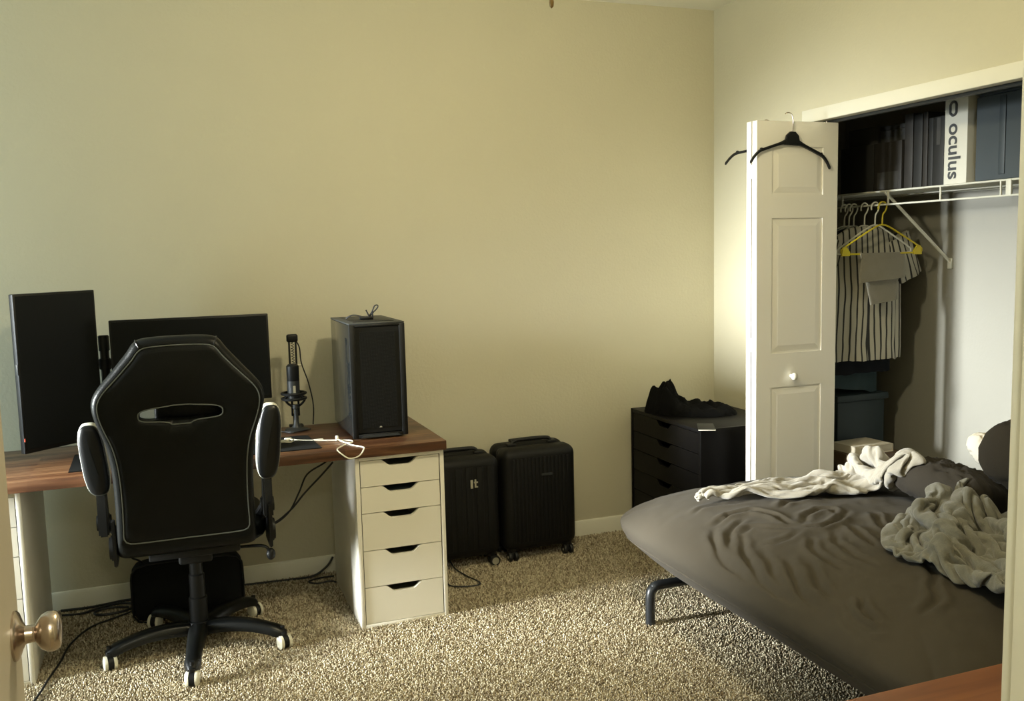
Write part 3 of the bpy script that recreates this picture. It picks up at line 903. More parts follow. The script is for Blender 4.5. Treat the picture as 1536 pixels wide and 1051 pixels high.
# armrests folded up
for s, cxp, z0_, z1_ in ((-1, -0.917, 0.676, 0.930), (1, -0.328, 0.674, 0.952)):
    ar = None
    zc_, hh, ww = (z0_ + z1_) / 2, (z1_ - z0_) / 2, 0.044
    loop = []
    for j in range(48):
        a = 2 * math.pi * j / 48
        n_ = 3.2
        r = (abs(math.cos(a)) ** n_ + abs(math.sin(a)) ** n_) ** (-1 / n_)
        loop.append((r * math.cos(a), r * math.sin(a)))
    lean = 0.012 * s

    def pad(scale_w, scale_h, y, rows):
        pass
    P = []
    for sc, y in ((0.70, 0.032), (0.93, 0.030), (1.0, 0.018), (1.0, -0.012), (0.97, -0.022), (0.86, -0.027), (0.80, -0.0265)):
        P.append([(cxp + ww * (1 - (1 - sc) * 1.0) * u + lean * v, -0.064 + y, zc_ + (hh - ww * (1 - sc)) * v) for u, v in loop])
    pdm = MB(off).grid(P, False, True)
    pdm.bm.verts.ensure_lookup_table()
    ar = pdm.build('armrest', wleather_m, ch, angle=60)
    P = []
    for sc, y in ((0.91, -0.020), (0.90, -0.028), (0.80, -0.033), (0.50, -0.036), (0.02, -0.037)):
        P.append([(cxp + ww * sc * u + lean * v, -0.064 + y, zc_ + (hh - ww * (1 - sc)) * v * (1 if sc > 0.1 else 0.6)) for u, v in loop])
    MB(off).grid(P, False, True).build('armrest_pad', leather2_m, ar, angle=60)
    MB(off).tube([(cxp + ww * 0.91 * u + lean * v, -0.064 - 0.0265, zc_ + (hh - ww * 0.09) * v) for u, v in loop], 0.0018, n=5, closed=True).build('stitching', stitch_m, ar)
    MB(off).box((cxp - 0.02, -0.042, z0_ + 0.03), (cxp + 0.02, -0.028, z1_ - 0.03), 0.004).build('pad_core', plas_m, ar)
    # bracket down to the seat
    xa = cxp - s * 0.012
    br_ = MB(off)
    br_.prism([(-0.062, 0.52), (0.0, 0.52), (0.01, 0.60), (-0.028, 0.685), (-0.036, 0.76), (-0.062, 0.72)], 0.034,
              Matrix(((0, 0, 1, xa - 0.017), (1, 0, 0, 0), (0, 1, 0, 0), (0, 0, 0, 1))), 0.006)
    br_.build('armrest_bracket', plas_m, ch)
    MB(off).cyl((xa - 0.024, -0.01, 0.56), (xa + 0.024, -0.01, 0.56), 0.032, n=24, bev=0.005).build('pivot', plas_m, ch)
    MB(off).tube([(xa - s * 0.01, -0.01, 0.56), (xa - s * 0.04, 0.03, 0.50), (CHX + s * 0.20, 0.06, 0.42)], 0.016, smooth=4).build('support_arm', plas_m, ch)
# star base and casters
RAD = 0.325
sb = MB(off).lathe([(0.001, 0.055), (0.045, 0.055), (0.052, 0.065), (0.052, 0.095), (0.040, 0.110), (0.001, 0.112)], (CHX, CHY, 0), n=24).build('base_hub', plas_m, ch)
for k in range(5):
    a = math.radians(191.5 + 72 * k)
    ca, sa = math.cos(a), math.sin(a)
    P = []
    for i in range(11):
        t = i / 10
        r = 0.03 + (RAD + 0.012 - 0.03) * t
        w_ = 0.034 - 0.010 * t + (0.004 if i > 8 else 0)
        zt = 0.108 - 0.018 * t - 0.012 * t * t + 0.018 * math.sin(t * math.pi)
        zb = zt - (0.045 - 0.010 * t)
        if i == 10: w_ *= 0.55; zt -= 0.01
        prof = [(-w_, zb), (-w_, zt - 0.012), (-w_ * 0.6, zt - 0.001), (0, zt), (w_ * 0.6, zt - 0.001), (w_, zt - 0.012), (w_, zb)]
        P.append([(CHX + ca * r - sa * u, CHY + sa * r + ca * u, z) for u, z in prof])
    lg = MB(off).grid(P, False, True)
    lg.bm.faces.new([v for v in lg.bm.verts[-7:]]) if False else None
    bmesh.ops.holes_fill(lg.bm, edges=lg.bm.edges)
    bmesh.ops.recalc_face_normals(lg.bm, faces=lg.bm.faces)
    lg.build('leg', leather2_m, ch, angle=50)
    wx, wy = CHX + ca * RAD, CHY + sa * RAD
    fk_a = math.radians([12, -10, 18, 30, -25][k])
    ax = Vector((math.cos(fk_a), math.sin(fk_a), 0)); ay = Vector((-ax.y, ax.x, 0))
    c0 = Vector((wx, wy, 0.027)) - ay * 0.012
    cs = MB(off)
    cs.cyl((wx, wy, 0.05), (wx, wy, 0.085), 0.008)
    cs.cyl(c0 - ax * 0.0105, c0 + ax * 0.0105, 0.027, n=20, bev=0.003)
    cs.box(c0 + Vector((-0.010, -0.010, 0.012)), c0 + Vector((0.010, 0.016, 0.040)), 0.004)
    cso = cs.build('caster', plas_m, ch)
    for s in (-1, 1):
        MB(off).lathe([(0.001, 0.004), (0.016, 0.004), (0.020, 0.003), (0.0265, 0.001), (0.027, 0.0), (0.027, -0.010), (0.001, -0.010)], c0 + ax * (0.0205 * s), ax * s, 24).build('wheel', wcaster_m, cso)

# ------------------------------------------------------------------ black case under the desk
P = []
cx0, cx1, cyc = -0.855, -0.415, 0.475
for i in range(13):
    v = -1 + 2 * i / 12
    row = []
    sh = (1 - abs(v) ** 6) ** (1 / 6)
    for j in range(40):
        a = 2 * math.pi * j / 40
        n_ = 7
        r = (abs(math.cos(a)) ** n_ + abs(math.sin(a)) ** n_) ** (-1 / n_)
        x = 0.5 * (cx0 + cx1) + 0.5 * (cx1 - cx0) * sh * r * math.cos(a)
        z = 0.127 + 0.125 * sh * r * math.sin(a) - 0.01 * (x - cx0)
        row.append((x + 0.003 * fbm(x * 9, z * 9), cyc + 0.055 * v, max(0.001, z)))
    P.append(row)
bc_ = thing('soft_case', (-0.635, cyc, 0), 'black soft sided case standing on the carpet under the desk', 'case')
w = MB((-0.635, cyc, 0)).grid(P, False, True)
bmesh.ops.holes_fill(w.bm, edges=w.bm.edges)
w.build('case_body', matte_m, bc_, angle=60)
MB((-0.635, cyc, 0)).tube([(-0.70, cyc, 0.245), (-0.69, cyc, 0.262), (-0.64, cyc, 0.268), (-0.59, cyc, 0.262), (-0.58, cyc, 0.243)], 0.008, smooth=4).build('carry_handle', matte_m, bc_)
lp = [P[3][j] for j in range(40)]
MB((-0.635, cyc, 0)).tube([(p[0], cyc - 0.05, p[2]) for p in lp], 0.004, n=6, closed=True).build('seam_piping', plas_m, bc_)

# ------------------------------------------------------------------ cables under the desk
def cable(name, pts, label, r=0.0035, m=None, k=6):
    o_ = MB().tube(pts, r, n=6, smooth=k).build(name, m or cable_m)
    return tag(o_, label, 'cable')


cable('power_cable', [(-0.001, 0.50, 0.60), (-0.05, 0.50, 0.575), (-0.12, 0.50, 0.535), (-0.16, 0.49, 0.46), (-0.21, 0.48, 0.38), (-0.29, 0.47, 0.335), (-0.45, 0.46, 0.31), (-0.6, 0.45, 0.30), (-0.76, 0.46, 0.33)], 'upper black cable sagging under the desk from the drawer unit to the chair', 0.0042)
cable('power_cable', [(-0.001, 0.52, 0.575), (-0.05, 0.52, 0.525), (-0.13, 0.52, 0.45), (-0.20, 0.51, 0.38), (-0.29, 0.50, 0.33), (-0.44, 0.52, 0.305), (-0.6, 0.55, 0.30), (-0.74, 0.56, 0.36)], 'lower black cable sagging under the desk behind the chair', 0.0042)
cable('power_cable', [(-0.001, 0.65, 0.10), (-0.03, 0.65, 0.06), (-0.09, 0.66, 0.02), (-0.18, 0.68, 0.010), (-0.30, 0.69, 0.010), (-0.42, 0.70, 0.010)], 'black cable running along the skirting right of the soft case', 0.005)
cable('power_cable', [(-0.001, 0.64, 0.012), (-0.07, 0.64, 0.012), (-0.12, 0.62, 0.010), (-0.09, 0.58, 0.010), (-0.03, 0.58, 0.012), (-0.004, 0.56, 0.010)], 'small black cable loop on the carpet against the drawer unit side', 0.004)
cable('hanging_lead', [(-0.84, 0.30, 0.48), (-0.85, 0.33, 0.40), (-0.845, 0.40, 0.30), (-0.82, 0.46, 0.26), (-0.79, 0.54, 0.20)], 'black lead hanging down left of the soft case under the chair', 0.004)
cable('floor_cable', [(-1.15, 0.70, 0.012), (-1.05, 0.69, 0.012), (-0.98, 0.70, 0.012), (-0.90, 0.715, 0.012), (-0.80, 0.71, 0.012), (-0.72, 0.69, 0.012)], 'black cable lying along the skirting left of the soft case', 0.006)
cable('floor_cable', [(-1.14, 0.64, 0.012), (-1.06, 0.63, 0.012), (-1.0, 0.66, 0.014), (-0.93, 0.68, 0.014), (-0.87, 0.66, 0.014), (-0.87, 0.60, 0.014), (-0.93, 0.57, 0.014), (-1.0, 0.58, 0.014), (-1.01, 0.62, 0.014), (-0.96, 0.64, 0.016), (-0.88, 0.62, 0.014)], 'black cable coiled on the carpet by the skirting', 0.005)
cable('floor_cable', [(-0.86, 0.57, 0.013), (-0.93, 0.52, 0.012), (-1.02, 0.45, 0.012), (-1.08, 0.30, 0.012), (-1.10, 0.14, 0.012), (-1.125, 0.0, 0.012), (-1.14, -0.10, 0.012), (-1.17, -0.25, 0.012)], 'long black cable running over the carpet past the left drawer unit', 0.004)
cable('floor_cable', [(0.53, 0.60, 0.06), (0.535, 0.50, 0.02), (0.56, 0.38, 0.014), (0.585, 0.30, 0.014), (0.58, 0.255, 0.014), (0.53, 0.25, 0.014), (0.46, 0.285, 0.014), (0.45, 0.34, 0.014), (0.44, 0.40, 0.014)], 'thin black cable loop on the carpet in front of the left suitcase', 0.0032)

# ------------------------------------------------------------------ suitcases
def suitcase(name, loc, rz, W, D, H, label, ribs, badge, twin_white):
    root = thing(name, loc, label, 'suitcase', 'black cabin suitcases against the wall', rz)
    zb = 0.052
    MB().box((-W / 2, -D / 2, zb), (W / 2, D * 0.02, H), 0.045, 6).build('front_shell', suit_m, root, angle=60)
    MB().box((-W / 2, D * 0.02 + 0.008, zb), (W / 2, D / 2, H), 0.045, 6).build('rear_shell', suit_m, root, angle=60)
    MB().box((-W / 2 + 0.012, D * 0.02 - 0.03, zb + 0.012), (W / 2 - 0.012, D * 0.02 + 0.04, H - 0.012), 0.03, 4).build('zip_band', suitb_m, root, angle=60)
    n = ribs
    me = None
    for k in range(n):
        x = -W / 2 + 0.05 + k * (W - 0.10) / (n - 1)
        if me is None:
            wv = (W - 0.10) / (n - 1) * 0.32
            o_ = MB().box((-wv, -0.0035, -(H - zb) / 2 + 0.045), (wv, 0.003, (H - zb) / 2 - 0.045), 0.003, 2).build('rib', suit_m, root)
            me = o_.data
        else:
            o_ = mesh_obj('rib', me, root)
        o_.location = (x, -D / 2, (H + zb) / 2)
    # grab handle on top and on the side
    MB().tube([(-0.10, 0, H - 0.004), (-0.095, 0, H + 0.016), (-0.06, 0, H + 0.024), (0.06, 0, H + 0.024), (0.095, 0, H + 0.016), (0.10, 0, H - 0.004)], 0.009, smooth=4).build('top_handle', suitb_m, root)
    for s in (-1, 1):
        MB().box((s * 0.105 - 0.022, -0.02, H - 0.004), (s * 0.105 + 0.022, 0.02, H + 0.010), 0.004).build('handle_mount', suitb_m, root)
    MB().box((-0.085, D * 0.26, H - 0.004), (0.085, D * 0.26 + 0.035, H + 0.012), 0.006).build('trolley_grip', suitb_m, root)
    MB().tube([(-W / 2 - 0.0, 0, 0.40), (-W / 2 - 0.014, 0, 0.39), (-W / 2 - 0.014, 0, 0.27), (-W / 2, 0, 0.26)], 0.007, smooth=4).build('side_handle', suitb_m, root)
    for s in (-1, 1):
        for q_ in (-1, 1):
            cx_, cy_ = s * (W / 2 - 0.045), q_ * (D / 2 - 0.04)
            c = MB()
            c.lathe([(0.001, 0.045), (0.018, 0.045), (0.024, 0.052), (0.028, 0.066), (0.001, 0.066)], (cx_, cy_, 0), n=16)
            c.box((cx_ - 0.008, cy_ - 0.022, 0.02), (cx_ + 0.008, cy_ + 0.010, 0.05), 0.004)
            co = c.build('caster', suitb_m, root)
            turn = twin_white and q_ < 0
            axw = Vector((0, 1, 0)) if turn else Vector((1, 0, 0))
            hub = Vector((cx_ + (0.012 if turn else 0), cy_ - 0.012, 0.0255))
            for e in (-1, 1):
                MB().lathe([(0.001, -0.007), (0.0235, -0.007), (0.025, -0.005), (0.025, 0.005), (0.0235, 0.007), (0.001, 0.007)], hub + axw * (e * 0.0155), axw, 20).build('wheel', suitb_m, co)
                MB().cyl(hub + axw * (e * 0.0225), hub + axw * (e * 0.0245), 0.017 if twin_white else 0.006, n=16).build('wheel_cap', silver_m, co)
    if badge:
        bg = MB()
        bg.box((-0.018, -0.002, -0.018), (-0.006, 0.002, 0.022), 0.001)
        bg.box((0.002, -0.002, -0.016), (0.010, 0.002, 0.024), 0.001)
        bg.box((-0.001, -0.002, 0.006), (0.018, 0.002, 0.013), 0.001)
        bg.box((0.008, -0.002, -0.016), (0.018, 0.002, -0.009), 0.001)
        bo = bg.build('badge', silver_m, root)
        bo.location = (0.048, -D / 2 - 0.005, 0.41)
    else:
        bo = MB().box((-0.028, -0.001, -0.006), (0.028, 0.001, 0.006), 0.001).build('badge', dgrey_m, root)
        bo.location = (0.03, -D / 2 - 0.005, H - 0.13)
    return root


suitcase('suitcase', (0.592, 0.590, 0), 0.0, 0.36, 0.22, 0.535, 'black suitcase with a small silver badge next to the white drawer unit', 6, True, True)
suitcase('suitcase', (0.978, 0.600, 0), 0.0, 0.378, 0.24, 0.550, 'black ribbed suitcase on the right, without a silver badge', 15, False, False)

# ------------------------------------------------------------------ black drawer unit in the corner (drawers face left)
BW, BD, BH = 0.67, 0.48, 0.66
bzs = [(0.03, 0.135), (0.135, 0.24), (0.24, 0.345), (0.345, 0.45), (0.45, 0.545), (0.545, 0.642)]
bd = drawer_unit('drawer_unit', (0, 0, 0), 'black six drawer unit standing in the corner behind the bed', BW, BD, BH, bzs, bdres_m, gap_m, None, cw=0.075)
bd['category'] = 'drawer unit'
bd.rotation_euler = (0, 0, -math.pi / 2)
bd.location = (1.575, 0.690, 0)

# crumpled black garment on the black drawer unit
def lump(name, m, loc, rx, ry, rz_, seed, peak, label, cat, parent=None, res=48, base=0.004):
    P = []
    for i in range(res + 1):
        u = -1 + 2 * i / res
        row = []
        for j in range(res + 1):
            v = -1 + 2 * j / res
            # square to disc
            x = u * math.sqrt(1 - v * v / 2); y = v * math.sqrt(1 - u * u / 2)
            r = math.hypot(x, y)
            e = max(0, 1 - r ** 3)
            z = peak(x, y) * e ** 0.5
            f = abs(fbm(x * 3 + seed, y * 3, seed, 4))
            z *= 0.75 + 0.7 * f
            edge = 1 + 0.16 * fbm(3 * math.cos(math.atan2(y, x)) + seed, 3 * math.sin(math.atan2(y, x)), seed)
            row.append((rx * x * edge, ry * y * edge, base + rz_ * z))
        P.append(row)
    w = MB().grid(P)
    t = w.bm
    bot = bmesh.ops.extrude_edge_only(t, edges=[e for e in t.edges if e.is_boundary])
    for g in bot['geom']:
        if isinstance(g, bmesh.types.BMVert): g.co.z = 0.0
    bmesh.ops.recalc_face_normals(t, faces=t.faces)
    o_ = w.build(name, m, parent, angle=80, recenter=False)
    o_.location = loc
    if cat: tag(o_, label, cat)
    return o_


o = lump('folded_jacket', jacket_m, (1.78, 0.43, BH), 0.215, 0.125, 0.16, 4.2, lambda x, y: 0.28 + 0.85 * math.exp(-((x + 0.66) ** 2) / 0.11), 'crumpled black garment on top of the black drawer unit', 'garment')
o.rotation_euler = (0, 0, -0.62)
ph = thing('phone', (1.625, 0.055, BH), 'dark phone with a pale edge on the front corner of the black drawer unit', 'phone', rz=-0.5)
MB().box((-0.038, -0.075, 0), (0.038, 0.075, 0.009), 0.004, 3).build('phone_body', plas_m, ph)
MB().box((-0.0385, -0.0755, 0.003), (0.0385, -0.071, 0.0065), 0.0012).build('edge_strip', wplas_m, ph)

# ------------------------------------------------------------------ bifold closet door, folded against the jamb
d2 = empty_struct('door_2', (1.95, -0.12, 0), 'off white two leaf bifold closet door folded open')
off = (1.95, -0.12, 0)
LX0, LX1, LZ0, LZ1 = 1.742, 2.166, 0.015, 2.013


def leaf(y0, y1):
    """slab with recessed moulding frames and raised fields; front faces -y"""
    lf = MB(off)
    lf.box((LX0, y0 + 0.006, LZ0), (LX1, y1 - 0.006, LZ1))
    st = 0.078
    zz = [(0.20, 0.86), (1.01, 1.60), (1.70, 1.905)]
    # stiles and rails proud of the recessed core, both faces
    for ya, yb in ((y0, y0 + 0.008), (y1 - 0.008, y1)):
        lf.box((LX0, ya, LZ0), (LX0 + st, yb, LZ1)); lf.box((LX1 - st, ya, LZ0), (LX1, yb, LZ1))
        prev = LZ0
        for a_, b_ in zz + [(LZ1, LZ1)]:
            lf.box((LX0 + st, ya, prev), (LX1 - st, yb, a_))
            prev = b_
    lo = lf.build('door_leaf', doorp_m, d2, smooth=False)
    for a_, b_ in zz:
        for face, sg_ in ((y0, 1), (y1, -1)):
            # raised field: sloping bevel
            x0_, x1_ = LX0 + st + 0.006, LX1 - st - 0.006
            z0_, z1_ = a_ + 0.006, b_ - 0.006
            k_ = 0.028
            ring0 = [(x0_, z0_), (x1_, z0_), (x1_, z1_), (x0_, z1_)]
            ring1 = [(x0_ + k_, z0_ + k_), (x1_ - k_, z0_ + k_), (x1_ - k_, z1_ - k_), (x0_ + k_, z1_ - k_)]
            w = MB(off)
            A = [w.bm.verts.new((x, face + sg_ * 0.0065, z)) for x, z in ring0]
            B = [w.bm.verts.new((x, face + sg_ * 0.0005, z)) for x, z in ring1]
            for i in range(4):
                w.bm.faces.new((A[i], A[(i + 1) % 4], B[(i + 1) % 4], B[i]))
            w.bm.faces.new(B)
            bmesh.ops.recalc_face_normals(w.bm, faces=w.bm.faces)
            w.build('raised_panel', doorp_m, lo, smooth=False)
    return lo


leaf(-0.160, -0.127)
leaf(-0.119, -0.086)
MB(off).lathe([(0.001, 0.0), (0.009, 0.0), (0.008, 0.010), (0.012, 0.016), (0.0165, 0.022), (0.0165, 0.028), (0.012, 0.033), (0.001, 0.035)], (1.927, -0.160, 0.905), (0, -1, 0), 24).build('door_knob', wplas_m, d2)
for z in (0.35, 1.05, 1.80):
    MB(off).box((LX0 - 0.0015, -0.150, z - 0.03), (LX0, -0.098, z + 0.03)).build('hinge', trim_m, d2)
MB(off).cyl((2.15, -0.105, LZ1), (2.15, -0.105, LZ1 + 0.012), 0.006).build('pivot_pin', nickel_m, d2)


def suit_hanger(name, loc, rz, label):
    h = thing(name, loc, label, 'hanger', 'black hangers on the bifold door', rz)
    arm = MB()
    pl = []
    for u in np.linspace(-1, 1, 33):
        x = 0.205 * u
        z = -0.022 - 0.072 * abs(u) ** 1.05 - 0.035 * max(0, abs(u) - 0.75) / 0.25 * max(0, abs(u) - 0.75) / 0.25
        hgt = 0.012 + 0.022 * math.exp(-(u / 0.18) ** 2)
        pl.append((x, z, hgt))
    P = []
    for x, z, hg in pl:
        P.append([(x, -0.006, z - hg / 2), (x, 0.006, z - hg / 2), (x, 0.008, z), (x, 0.006, z + hg / 2), (x, -0.006, z + hg / 2), (x, -0.008, z)])
    arm.grid(P, False, True)
    bmesh.ops.holes_fill(arm.bm, edges=arm.bm.edges)
    bmesh.ops.recalc_face_normals(arm.bm, faces=arm.bm.faces)
    arm.build('shoulder_bar', plas_m, h, angle=50)
    MB().prism([(-0.040, -0.045), (0.040, -0.045), (0.030, -0.004), (0.012, 0.012), (-0.012, 0.012), (-0.030, -0.004)], 0.018, Matrix.Translation((0, 0.009, 0)) @ MXZ, 0.003).build('centre_block', plas_m, h)
    MB().tube([(0, 0, 0.010), (0.001, 0, 0.045), (-0.002, 0.000, 0.072), (-0.010, 0.006, 0.090), (-0.020, 0.016, 0.094), (-0.027, 0.022, 0.088)], 0.0022, smooth=5).build('hook', nickel_m, h)
    for s in (-1, 1):
        MB().box((s * 0.155 - 0.004, -0.007, -0.080), (s * 0.155 + 0.004, 0.007, -0.066), 0.002).build('notch', wplas_m if False else plas_m, h)
    return h


h1 = suit_hanger('clothes_hanger', (1.915, -0.171, 1.955), 0.0, 'black suit hanger hooked over the front of the bifold door')
h1.rotation_euler = (0, math.radians(3.0), 0)
h2 = suit_hanger('clothes_hanger', (1.868, -0.072, 1.935), 0.0, 'black hanger behind the bifold door with only its left tip showing')
h2.rotation_euler = (0, math.radians(9.0), 0)

# ------------------------------------------------------------------ closet: wire shelf
SX, SZ = 2.47, 1.712
ws = thing('wire_shelf', (CLX, -0.7, SZ), 'white coated wire closet shelf running along the closet back wall', 'shelf')
off = (CLX, -0.7, SZ)
for x, z, r in ((SX, SZ + 0.006, 0.0042), (SX, SZ - 0.055, 0.0042), (CLX - 0.006, SZ, 0.003), (0.5 * (SX + CLX), SZ - 0.004, 0.003)):
    MB(off).cyl((x, -2.08, z), (x, 0.61, z), r, n=8).build('rail', wire_m, ws)
wr_ = MB(off)
for k in range(106):
    y = -2.07 + k * 0.0254
    wr_.box((SX - 0.001, y - 0.0012, SZ + 0.0015), (CLX - 0.003, y + 0.0012, SZ + 0.004))
    if k % 12 == 4:
        wr_.box((SX - 0.003, y - 0.003, SZ - 0.055), (SX + 0.003, y + 0.003, SZ + 0.006))
wo = wr_.build('shelf_wires', wire_m, ws, smooth=False)
wo['kind'] = 'stuff'
for y in (-0.115, -1.35):
    MB(off).tube([(SX + 0.004, y, SZ + 0.003), (CLX - 0.004, y - 0.01, SZ - 0.33)], 0.0075, n=8).build('brace', wire_m, ws)
    MB(off).box((CLX - 0.012, y - 0.022, SZ - 0.36), (CLX, y + 0.002, SZ - 0.31), 0.002).build('wall_anchor', wire_m, ws)
MB(off).box((SX - 0.006, -0.80, SZ - 0.058), (SX + 0.006, -0.775, SZ + 0.010), 0.003).build('rail_clip', wire_m, ws)
# hanging rod hook at far end
# ------------------------------------------------------------------ things on the shelf
SB = SZ + 0.0042


def carton(name, x0, x1, y0, y1, h, m, label, cat='box', lid=None, zb=SB, face=None):
    r = thing(name, ((x0 + x1) / 2, (y0 + y1) / 2, zb), label, cat)
    of = ((x0 + x1) / 2, (y0 + y1) / 2, zb)
    MB(of).box((x0, y0, zb), (x1, y1, zb + h * (1 if lid is None else 0.72)), 0.003).build('box_body', m, r)
    if lid is not None:
        MB(of).box((x0 - 0.003, y0 - 0.003, zb + h * 0.70), (x1 + 0.003, y1 + 0.003, zb + h), 0.003).build('box_lid', lid, r)
    if face is not None:
        MB(of).box((x0 - 0.0008, y0 + 0.02, zb + h * face[0]), (x0, y1 - 0.02, zb + h * face[1])).build('front_label', face[2], r, smooth=False)
    return r


carton('storage_box', 2.49, 2.84, -0.02, 0.205, 0.225, boxdk_m, 'plain black box on the closet shelf behind the bifold door top')
carton('storage_box', 2.53, 2.84, 0.0, 0.20, 0.085, boxgr_m, 'grey flat carton lying on top of the plain black box', zb=SB + 0.2285)
carton('game_box', 2.49, 2.84, -0.195, -0.025, 0.225, boxbr_m, 'dark brown patterned box on the closet shelf', face=(0.06, 0.40, boxgr_m))
carton('storage_box', 2.52, 2.84, -0.19, -0.03, 0.075, boxgr_m, 'small grey carton on top of the dark brown patterned box', zb=SB + 0.228, lid=boxdk_m)
sp = [(-0.250, 0.050, 0.335, boxbr_m, 'widest'), (-0.305, 0.050, 0.325, boxdk_m, 'middle'), (-0.335, 0.026, 0.33, boxbr_m, 'tan'), (-0.366, 0.027, 0.30, boxdk_m, 'slim')]
lab = ['dark brown box standing upright beside the brown patterned box', 'black box standing upright in the middle of the upright shelf boxes',
       'thin brown box standing upright on the closet shelf', 'thin black box standing upright next to the carton with the grey upper label']
for (y, wd, h, m_, _), lb in zip(sp, lab):
    carton('game_box', 2.50, 2.82, y, y + wd, h, m_, lb)
carton('game_box', 2.495, 2.80, -0.432, -0.371, 0.30, boxdk_m, 'dark upright carton with a grey upper label against the white lettered box', face=(0.60, 0.98, boxgr_m))
# white box with lettering
ob = carton('headset_box', 2.49, 2.80, -0.558, -0.438, 0.372, whitebox_m, 'tall white box with dark lettering down its side on the closet shelf')
of = ob.location


def text_mesh(body, size):
    cu = bpy.data.curves.new('txt', 'FONT')
    cu.body = body
    cu.size = size
    cu.extrude = 0.0004
    cu.offset = 0.0016
    cu.align_x = 'CENTER'
    to = bpy.data.objects.new('txt', cu)
    col.objects.link(to)
    dg = bpy.context.evaluated_depsgraph_get()
    me = bpy.data.meshes.new_from_object(to.evaluated_get(dg))
    bpy.data.objects.remove(to, do_unlink=True)
    return me


tm = text_mesh('oculus', 0.090)
tm.materials.clear(); tm.materials.append(ink_m)
to = mesh_obj('lettering', tm, ob)
# letters read downwards on the face that looks into the room (-x): text x -> -z, text y (ascender) -> -y, normal -> -x
to.matrix_local = Matrix(((0, 0, -1, 2.4888 - of[0]), (0, -1, 0, -0.464 - of[1]), (-1, 0, 0, 0.142), (0, 0, 0, 1)))
lg_pts = []
for a in np.linspace(0, 2 * math.pi, 36, endpoint=False):
    lg_pts.append((2.489, -0.4840 + 0.0165 * math.cos(a), SB + 0.319 + 0.0165 * math.sin(a) + (0.011 if math.sin(a) > 0 else -0.011)))
MB(of).tube(lg_pts, 0.0058, n=6, closed=True).build('ring_emblem', ink_m, ob)
# blue grey bin
bn = thing('storage_bin', (2.66, -0.86, SB), 'large blue grey plastic bin at the right end of the closet shelf', 'bin')
of = (2.66, -0.86, SB)
MB(of).prism([(2.52, -1.15), (2.84, -1.15), (2.84, -0.565), (2.52, -0.565)], 0.36, Matrix.Translation((0, 0, SB)), 0.012, 3).build('bin_body', blue_m, bn)
MB(of).box((2.51, -1.16, SB + 0.36), (2.85, -0.563, SB + 0.385), 0.008).build('bin_lid', blue_m, bn)
for k in range(3):
    MB(of).box((2.515, -0.72 - 0.13 * k, SB + 0.03), (2.52, -0.69 - 0.13 * k, SB + 0.34), 0.002).build('bin_rib', blue_m, bn)

# ------------------------------------------------------------------ clothes
HZ = SZ - 0.0595     # underside of the lower rail... hooks ride on it


def tube_hanger(loc, m, label, rz=0.0, group='plastic hangers on the closet rail'):
    h = thing('clothes_hanger', loc, label, 'hanger', group, rz)
    r = 0.0042
    MB().tube([(-0.021, 0, 0.052), (-0.022, 0, 0.066), (-0.014, 0, 0.082), (0.0, 0, 0.088), (0.014, 0, 0.082), (0.021, 0, 0.066), (0.014, 0, 0.045), (0.002, 0, 0.028), (0, 0, -0.02)], r * 0.85, smooth=4).build('hook', m, h)
    MB().tube([(0, 0, -0.018), (0.05, 0, -0.035), (0.19, 0, -0.118), (0.207, 0, -0.135), (0.195, 0, -0.148), (0.1, 0, -0.150), (-0.1, 0, -0.150), (-0.195, 0, -0.148), (-0.207, 0, -0.135), (-0.19, 0, -0.118), (-0.05, 0, -0.035)], r, closed=True, smooth=4).build('hanger_frame', m, h)
    return h


RZ0 = SZ - 0.055 - 0.079 + 0.005    # hanger origin height: hook bend rests on the lower rail
ys = [0.150, 0.118, 0.085, 0.012, -0.058]
labs = ['white hanger carrying the dark teal garment', 'empty white hanger between the teal and navy garments', 'white hanger carrying the navy garment',
        'white hanger carrying the striped shirt', 'white hanger beside the yellow hanger']
for y, lb in zip(ys, labs):
    tube_hanger((SX, y, RZ0), wire_m, lb, 0.06 * math.sin(y * 40))
yh = tube_hanger((SX + 0.012, -0.092, RZ0), yel_m, 'yellow plastic hanger in front of the striped shirt', -0.16)
# thick end cuffs of the yellow hanger
for s in (-1, 1):
    MB().prism([(s * 0.207, -0.158), (s * 0.165, -0.158), (s * 0.165, -0.140), (s * 0.185, -0.112), (s * 0.200, -0.118)], 0.010, Matrix.Translation((0, 0.005, 0)) @ MXZ).build('end_cuff', yel_m, yh)


